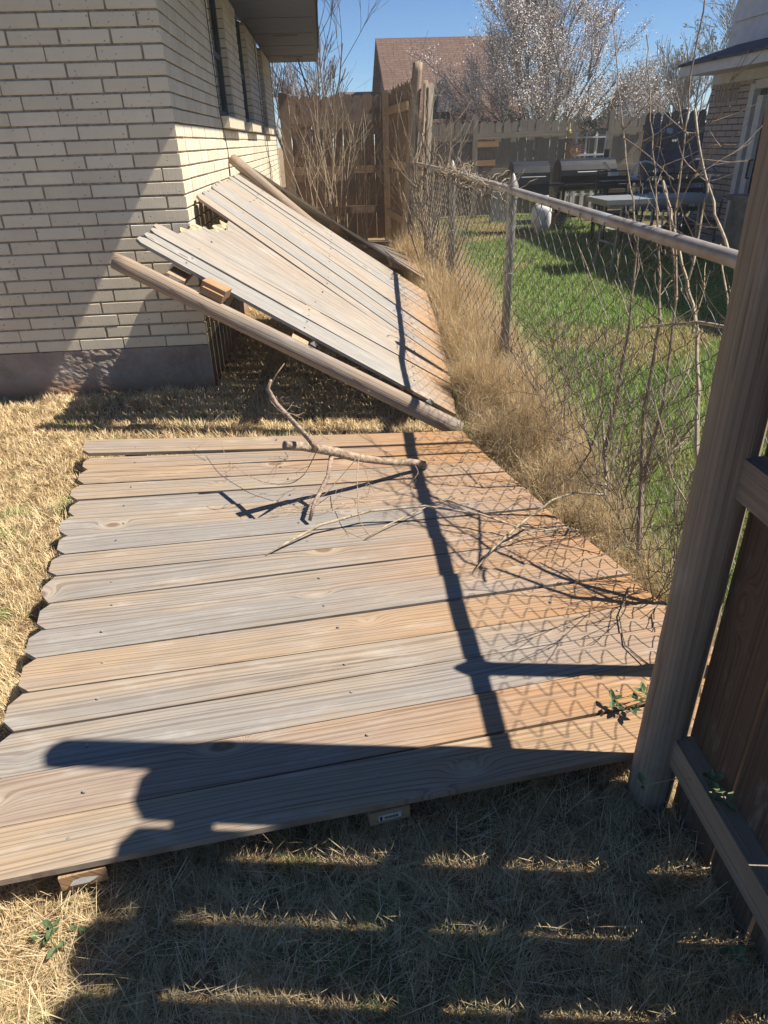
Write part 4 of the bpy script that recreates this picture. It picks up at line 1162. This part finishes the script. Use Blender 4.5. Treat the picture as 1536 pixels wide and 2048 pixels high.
sapling('thin brown sapling leaning over the weeds nearest the fence pole', [
    ([b4, X_(1180, 900, 1.0), X_(1150, 760, 1.0), X_(1160, 640, 1.02), X_(1178, 545, 1.05)], .008, .002),
    ([b4, X_(1120, 880, .96), X_(1075, 790, .94), X_(1010, 690, .93), X_(925, 545, .92), X_(905, 520, .92)], .005, .0018),
    ([X_(1180, 900, 1.0), X_(1225, 760, 1.02), X_(1240, 600, 1.04)], .005, .002),
    ([b4+np.array([0, .1, 0]), X_(1130, 700, 1.03), X_(1100, 640, 1.05), X_(1166, 615, 1.05)], .004, .0025),
], 204, b4, 'bark', 2)
# brush thicket through the wire between the saplings
rs = random.Random(55)
for k, (y, x) in enumerate(((1.72, 1.0), (2.1, 1.07), (2.45, 1.06), (2.9, 1.05))):
    lab = ['wiry leafless brush at the foot of the pruned pale sapling', 'wiry leafless brush between the two tallest saplings', 'wiry leafless brush behind the thin leaning sapling', 'wiry leafless brush where the green lawn meets the tan weeds'][k]
    brush(0, y, .72, 60+k, lab, n=9, r=.0026, depth=2, x=x, mat='bark', group='wiry brush in the fence line', tl=(.1, .9), nb=(3, 4))

# dry vine over the rail beyond the pole
rs = random.Random(9); mb = MB()
for k in range(150):
    y = rs.uniform(3.95, 6.6); p = np.array([FX+rs.uniform(-.03, .03), y, railz(y)+rs.uniform(-.02, .03)]); pts = [p]
    d = nrm([rs.gauss(0, .5), rs.gauss(0, 1), rs.gauss(0, .35)])
    for q in range(5): d = nrm(d+rnd_perp(d, rs)*.7); p = p+d*.028; pts.append(p)
    mb.tube(pts, [.0028]*5+[.001], 4, cap=False)
tag(mb.build('dry_vine', M['bark_tan']), 'tangled dry brown vine wrapped along the rusty top rail', 'vine')

# ================================================================== FALLEN BRANCH AND STICKS
t = thing('fallen_branch', 'broken tree branch with fine twigs lying on the flat fence panel', 'branch', (.1, 2.45, .1))
mb = MB(); a = np.array([-.203, 2.291, .383]); b = np.array([.345, 2.615, .118]); rs = random.Random(3)
pts = [a+(b-a)*k/9+np.array([rs.uniform(-.004, .004), 0, rs.uniform(-.003, .003)+.008*math.sin(k*.9)]) for k in range(10)]
mb.tube(pts, [.018, .0172, .0175, .0185, .0168, .0155, .0147, .0143, .015, .014], 12)
mb.build('limb', M['bark_red'], t, smooth=True)
cut = MB(); d = nrm(b-a); cut.lathe(a-d*.001, [(.0165, 0), (.0165, -.002), (.001, -.003)], 12, d); cut.build('cut_end', M['bark_grey'], t)
cut = MB(); cut.lathe(b, [(.0145, -.02), (.0155, 0), (.010, .012), (.004, .02)], 9, d); cut.build('cut_end', M['bark_grey'], t)
mb = MB()
j1 = a+(b-a)*.2
mb.tube([j1, atz(620, 880, .42)*1., np.array([-.235, 2.49, .47]), np.array([-.262, 2.482, .535]), np.array([-.245, 2.478, .57])], [.011, .010, .009, .008, .006], 8)
mb.tube([np.array([-.262, 2.482, .53]), np.array([-.225, 2.475, .59]), np.array([-.19, 2.471, .632])], [.004, .003, .002], 6)
mb.build('side_branch', M['bark_red'], t, smooth=True)
mb = MB(); j2 = a+(b-a)*.30
mb.tube([j2, j2+np.array([-.02, -.04, -.08]), np.array([-.115, 2.235, .17]), np.array([-.135, 2.205, .115])], [.010, .009, .0075, .007], 8)
mb.build('side_branch', M['bark_red'], t, smooth=True)
mb = MB()
def twig(pl, r=.0022, seed=0, sub=3, mb=mb):
    rs = random.Random(seed); P = [np.array(p, float) for p in pl]; out = []
    for i in range(len(P)-1):
        for k in range(5): out.append(P[i]+(P[i+1]-P[i])*k/5)
    out.append(P[-1])
    for _ in range(3): out = [out[0]]+[(out[i-1]+out[i]*2+out[i+1])/4 for i in range(1, len(out)-1)]+[out[-1]]
    mb.tube(out, [r*(1-.6*i/len(out)) for i in range(len(out))], 4, cap=False)
    tips = []
    for _ in range(sub):
        i = rs.randint(3, len(out)-2); d = nrm(out[i+1]-out[i]); nd = nrm(d*.6+rnd_perp(d, rs)*.8)
        grow(mb, out[i], nd, rs.uniform(.04, .10), .0012, 1, rs, tips, nb=(1, 3), up=-.05, rmin=.0007, nsides=3, wob=.25)
twig([atz(632, 905, .31), atz(610, 950, .24), atz(580, 970, .17), atz(520, 965, .15), atz(455, 925, .16), atz(437, 870, .2)], .0024, 1, 4)
twig([atz(437, 880, .2), atz(400, 850, .22)], .0015, 2, 1)
twig([atz(715, 915, .27), atz(680, 955, .2), atz(650, 990, .14), atz(610, 1015, .12), atz(590, 1018, .11)], .002, 3, 5)
twig([atz(718, 912, .27), atz(714, 950, .24), atz(716, 1020, .18), atz(722, 1050, .14), atz(745, 1078, .11)], .002, 4, 4)
twig([atz(720, 912, .27), atz(730, 940, .22), atz(738, 965, .17), atz(742, 985, .13)], .0015, 5, 5)
twig([atz(660, 880, .31), atz(640, 870, .36), atz(615, 845, .4)], .0015, 6, 3)
twig([atz(830, 930, .15), atz(838, 945, .13), atz(825, 962, .12), atz(800, 950, .115)], .002, 7, 4)
twig([atz(570, 905, .36), atz(578, 915, .33), atz(568, 922, .31)], .0014, 8, 3)
twig([atz(540, 800, .53), atz(560, 825, .5), atz(600, 830, .46)], .0015, 9, 3)
twig([atz(600, 1020, .112), atz(640, 1030, .11), atz(690, 1000, .125)], .0015, 10, 4)
mb.build('twig', M['bark_red'], t)
mb = MB()
P = [atz(532, 1110, .106), atz(570, 1088, .115), atz(640, 1050, .135), atz(740, 1022, .15), atz(850, 1012, .16), atz(960, 1028, .155), atz(1060, 1062, .14)]
mb.tube(P, [.0022, .0045, .0055, .005, .0045, .004, .003], 7); tag(mb.build('stick', M['bark_pale'], smooth=True), 'long curved pale stick lying below the fallen branch on the flat panel', 'stick')
mb = MB()
P = [atz(945, 1146, .106), atz(985, 1098, .14), atz(1035, 1052, .17), atz(1105, 1000, .22), atz(1150, 985, .24), atz(1210, 990, .26), (.99, 2.25, .2)]
mb.tube(P, [.0025, .0045, .005, .0045, .004, .004, .003], 7); tag(mb.build('stick', M['bark_pale'], smooth=True), 'forked pale stick slanting from the weeds onto the flat panel', 'stick')
mb = MB()
P = [atz(960, 1118, .108), atz(1000, 1090, .12), atz(1060, 1065, .13), atz(1130, 1055, .13), atz(1165, 1062, .12)]
mb.tube(P, [.002, .003, .003, .0028, .002], 6); tag(mb.build('stick', M['bark_pale'], smooth=True), 'thin arched twig under the forked stick at the panel edge', 'stick')
mb = MB()
P = [atz(730, 1078, .106), atz(775, 1050, .12), atz(850, 1015, .125), atz(920, 985, .12)]
mb.tube(P, [.0018, .0028, .0025, .0015], 6); tag(mb.build('stick', M['bark_pale'], smooth=True), 'short straight twig crossing the long curved stick', 'stick')
mb = MB()
P = [atz(1262, 1170, .107), atz(1238, 1230, .108), atz(1250, 1290, .108), atz(1296, 1328, .11)]
mb.tube([P[0]]+P[1:], .0022, 5); tag(mb.build('stick', M['bark']), 'dark curled vine stem on the panel next to the big post', 'stick')

# leaf clusters
def leaf_cluster(name, label, spots, mat, stemroot=None, size=.03):
    rs = random.Random(len(label)); mb = MB()
    for p in spots:
        p = np.array(p, float)
        for k in range(3):
            a = rs.uniform(0, 6.28); d = nrm([math.cos(a), math.sin(a), rs.uniform(.0, .5)]); s_ = nrm(np.cross(d, (0, 0, 1))); L = size*rs.uniform(.7, 1.2)
            up = np.array([0, 0, 1.])
            q = [p, p+d*L*.35+s_*L*.24+up*.002, p+d*L*.7+s_*L*.2, p+d*L, p+d*L*.7-s_*L*.2, p+d*L*.35-s_*L*.24+up*.002, p+d*L*.5-up*.003]
            mb.add(q, [(0, 1, 6), (1, 2, 6), (2, 3, 6), (3, 4, 6), (4, 5, 6), (5, 0, 6)])
        if stemroot is not None: mb.tube([stemroot, (p+np.array(stemroot))/2+np.array([0, 0, .01]), p], .0012, 4, cap=False)
    return tag(mb.build(name, M[mat]), label, 'plant')
leaf_cluster('small_weed', 'small green broadleaf weed in the dry lawn, bottom left', [atz(100, 1870, .03), atz(80, 1880, .02), atz(112, 1895, .025), atz(104, 1855, .04)], 'leaf', tuple(atz(100, 1885, .0)), .024)
leaf_cluster('small_weed', 'lone green weed leaf at the edge of the fence shadow', [atz(158, 1858, .02)], 'leaf', tuple(atz(160, 1865, 0)), .022)
leaf_cluster('vine_sprig', 'dark green leaf sprig beside the big post on the flat panel', [atz(1225, 1400, .13), atz(1240, 1412, .12), atz(1262, 1415, .13), atz(1275, 1400, .15), atz(1288, 1385, .16)], 'leaf', (.80, 1.22, .11), .026)
leaf_cluster('vine_sprig', 'leafy vine sprig on the bottom rail of the near fence', [(.665, .86, .25), (.66, .84, .255), (.655, .82, .25), (.67, .80, .245), (.585, .93, .14)], 'leaf_pale', (.67, .86, .235), .028)
leaf_cluster('vine_sprig', 'pale leaf sprig at ground level against the near pickets', [(.655, .655, .02), (.645, .64, .03)], 'leaf_pale', (.67, .64, .0), .028)

# ================================================================== GRASS
rng = np.random.RandomState(5)
def in_panel1(x, y):
    yl = .95+(x+1.1)*.12; xl = -.80-.187*(y-.95)
    return (y > yl+.08) & (y < 3.02) & (x > xl+.10) & (x < .62)
def sample(n, xr, yr, dens):
    out = []; tot = 0
    while tot < n:
        x = rng.uniform(*xr, n*2); y = rng.uniform(*yr, n*2)
        k = rng.rand(n*2) < dens(x, y); p = np.stack([x[k], y[k]], 1); out.append(p); tot += len(p)
    return np.concatenate(out)[:n]
# dry lawn
def d_dry(x, y):
    r = np.hypot(x, y); d = 1/(1+(r/1.9)**2)
    d = d*np.where(in_panel1(x, y), 0, 1)*np.where((x < HX+.02) & (y > HY-.01), 0, 1)*np.where((x > .95), .5, 1)
    d = d*np.where((y > 4.6) & (x > .0), .35, 1)
    d = d*(.25+1.15*vnoise(x, y, .11, 21)**1.2)*(.55+.6*vnoise(x, y, .5, 22))
    vis = np.abs(np.arctan2(x, np.maximum(y, .05))) < 1.0
    return np.clip(d*vis, 0, 1)
P = sample(330000, (-3.6, 1.05), (.42, 7.5), d_dry)
r = np.hypot(P[:, 0], P[:, 1]); n = len(P)
h = rng.uniform(.018, .05, n)*(1+.3*vnoise(P[:, 0], P[:, 1], .25, 4)); w = rng.uniform(.0011, .0023, n)*np.clip(r/1.6, .8, 2.6)
lf = vnoise(P[:, 0], P[:, 1], .42, 61)*.6+vnoise(P[:, 0], P[:, 1], .13, 62)*.4; col = np.clip(rng.beta(2, 2, n)*.93+(lf-.5)*.6, 0, .93); h = h*(.6+.8*vnoise(P[:, 0], P[:, 1], .18, 63))
gp_ = vnoise(P[:, 0], P[:, 1], .3, 31)*vnoise(P[:, 0], P[:, 1], .09, 32); col = np.where((rng.rand(n) < .5*np.clip((gp_-.33)*3, 0, 1)), 1., col)
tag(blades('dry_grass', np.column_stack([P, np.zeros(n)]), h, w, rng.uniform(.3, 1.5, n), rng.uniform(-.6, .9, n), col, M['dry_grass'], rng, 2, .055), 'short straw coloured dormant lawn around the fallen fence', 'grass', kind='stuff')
# tall tufts at wall foot and panel edges
# green lawn
def d_green(x, y):
    d = 1/(1+(np.hypot(x, y)/3.2)**2)
    return np.clip(d*(.5+.8*vnoise(x, y, .2, 7)), 0, 1)*np.where((x > 4.35) & (y > 4.7), .05, 1)
P = sample(230000, (1.0, 7.5), (1.3, 13.7), d_green)
n = len(P); r = np.hypot(P[:, 0], P[:, 1])
pat = vnoise(P[:, 0], P[:, 1], .7, 41)*.6+vnoise(P[:, 0], P[:, 1], .25, 42)*.4
strawy = np.clip((pat-.49)*5, 0, 1)*np.clip((P[:, 1]-2.6)/1.5, .35, 1)
near = np.clip((1.35-P[:, 0])/.35, 0, 1)
col = np.where(rng.rand(n) < np.maximum(strawy*.8, near*.6), rng.uniform(0, .27, n), rng.uniform(.3, 1, n))
h = rng.uniform(.03, .085, n)*(1-.35*strawy); w = rng.uniform(.002, .004, n)*np.clip(r/3, .8, 2.8)
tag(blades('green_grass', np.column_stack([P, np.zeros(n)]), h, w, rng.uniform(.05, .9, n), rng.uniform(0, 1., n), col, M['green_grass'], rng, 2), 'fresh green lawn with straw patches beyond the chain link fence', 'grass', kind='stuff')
# dead weeds along the fence
def d_weed(x, y):
    c = np.interp(y, [1.2, 2.2, 3.2, 4.2, 6, 9], [1.03, .98, .90, .93, 1.02, 1.12]); wd = np.interp(y, [1.2, 2.2, 3.2, 5, 9], [.10, .17, .24, .24, .3])
    q = np.abs(x-c)/wd
    return np.clip(1-q, 0, 1)**.7*np.interp(y, [1.2, 2.3, 3.2, 5, 10], [.12, .5, 1., .8, .4])*(.35+.9*vnoise(x, y, .22, 51))
P = sample(95000, (.55, 1.5), (1.2, 9.8), d_weed)
n = len(P); hh = np.interp(P[:, 1], [1.2, 2.2, 3.2, 5., 9], [.05, .11, .20, .24, .28])*(.25+1.2*vnoise(P[:, 0], P[:, 1], .16, 52))
h = hh*rng.uniform(.5, 1.5, n); r = np.hypot(P[:, 0], P[:, 1])
Pz = np.column_stack([P, rng.uniform(0, .5, n)*hh*.6])
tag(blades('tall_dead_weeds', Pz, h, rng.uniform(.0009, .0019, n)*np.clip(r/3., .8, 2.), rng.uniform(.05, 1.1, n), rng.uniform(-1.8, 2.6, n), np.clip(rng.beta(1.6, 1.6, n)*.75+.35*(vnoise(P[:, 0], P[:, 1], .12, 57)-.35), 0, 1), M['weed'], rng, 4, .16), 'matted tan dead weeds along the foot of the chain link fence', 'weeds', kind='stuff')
# longer straws scattered in the shaded lawn in front
P = sample(2600, (-.9, .9), (.5, 1.25), lambda x, y: np.where(in_panel1(x, y), 0., 1.))
n = len(P)
tag(blades('loose_straw', np.column_stack([P, rng.uniform(.01, .03, n)]), rng.uniform(.04, .12, n), rng.uniform(.001, .0018, n), rng.uniform(1., 1.5, n), rng.uniform(-.3, .4, n), rng.uniform(.4, .9, n), M['dry_grass'], rng, 3), 'loose long straws strewn over the shaded foreground lawn', 'straw', kind='stuff')


# crooked dry stalks with seed heads standing among the weeds
rs = random.Random(88); mb = MB()
for k in range(420):
    y = rs.uniform(1.9, 9.0); c = float(np.interp(y, [1.2, 2.2, 3.2, 4.2, 6, 9], [1.03, .98, .90, .93, 1.02, 1.12])); x = c+rs.gauss(0, .13)
    p = np.array([x, y, 0.]); d = nrm([rs.gauss(0, .35), rs.gauss(0, .35), 1]); L = rs.uniform(.12, .42)*(.5 if y < 2.8 else 1); pts = [p]
    for q in range(5): d = nrm(d+rnd_perp(d, rs)*.28); p = p+d*L/5; pts.append(p)
    mb.tube(pts, [.0016]*5+[.0008], 4, cap=False)
    for q in range(3):
        i = rs.randint(2, 4); e_ = nrm(d+rnd_perp(d, rs)*1.2); a = pts[i]; mb.tube([a, a+e_*.03, a+e_*.06+np.array([0, 0, -.006])], [.0011, .001, .0006], 3, cap=False)
    if rs.random() < .4: mb.tube([p, p+d*.012, p+d*.026], [.0012, .004, .001], 5)
tag(mb.build('dry_stalks', M['bark_tan']), 'crooked dry stalks with seed heads in the tan weeds along the wire', 'weeds', kind='stuff')
# fallen leaves and chips
rs = random.Random(90); mb = MB()
for k in range(750):
    if rs.random() < .55: x, y = rs.uniform(-2.2, .9), rs.uniform(.45, 4.6)
    else: y = rs.uniform(1.2, 6); x = float(np.interp(y, [1.2, 3.2, 6], [1.02, .82, .95]))+rs.gauss(0, .12)
    if x < HX and y > HY-.05: continue
    yl = .95+(x+1.1)*.12; xl = -.80-.187*(y-.95); onp = (y > yl-.02) and (y < 3.1) and (x > xl-.02) and x < xright(y)+.01
    if onp: continue
    a = rs.uniform(0, 6.28); L = rs.uniform(.008, .022); d = np.array([math.cos(a), math.sin(a), rs.uniform(-.3, .5)]); d = nrm(d); w_v = nrm(np.cross(d, [rs.gauss(0, .3), rs.gauss(0, .3), 1]))*L*.3
    p = np.array([x, y, rs.uniform(.018, .035)]); up = np.array([0, 0, L*.15])
    mb.add([p, p+d*L*.5+w_v+up, p+d*L, p+d*L*.5-w_v+up, p+d*L*.5], [(0, 1, 4), (1, 2, 4), (2, 3, 4), (3, 0, 4)])
tag(mb.build('dead_leaves', simple('dead_leaf', (.26, .17, .10), .8, var=.5, scale=3)), 'small brown dead leaves and chips scattered in the dry lawn', 'leaves', kind='stuff')
# ================================================================== ADDED VEIL (stands in for lens glare, lifts distant shadows)
hb = MB(); hb.box((3.5, 21.5, 3.6), (46, 66, 9.4))
hz = hb.build('glare_haze', bpy.data.materials.new('glare_veil'))
hm = hz.data.materials[0]; hm.use_nodes = True
hm.node_tree.nodes.remove(hm.node_tree.nodes['Principled BSDF'])
pv = hm.node_tree.nodes.new('ShaderNodeVolumePrincipled'); pv.inputs['Density'].default_value = .0026; pv.inputs['Color'].default_value = (.92, .92, .92, 1); pv.inputs['Anisotropy'].default_value = 0.
hm.node_tree.links.new(pv.outputs[0], hm.node_tree.nodes['Material Output'].inputs['Volume'])
tag(hz, kind='stuff', label='thin veil added over the whole yard to stand in for lens glare', cat='glare_haze')
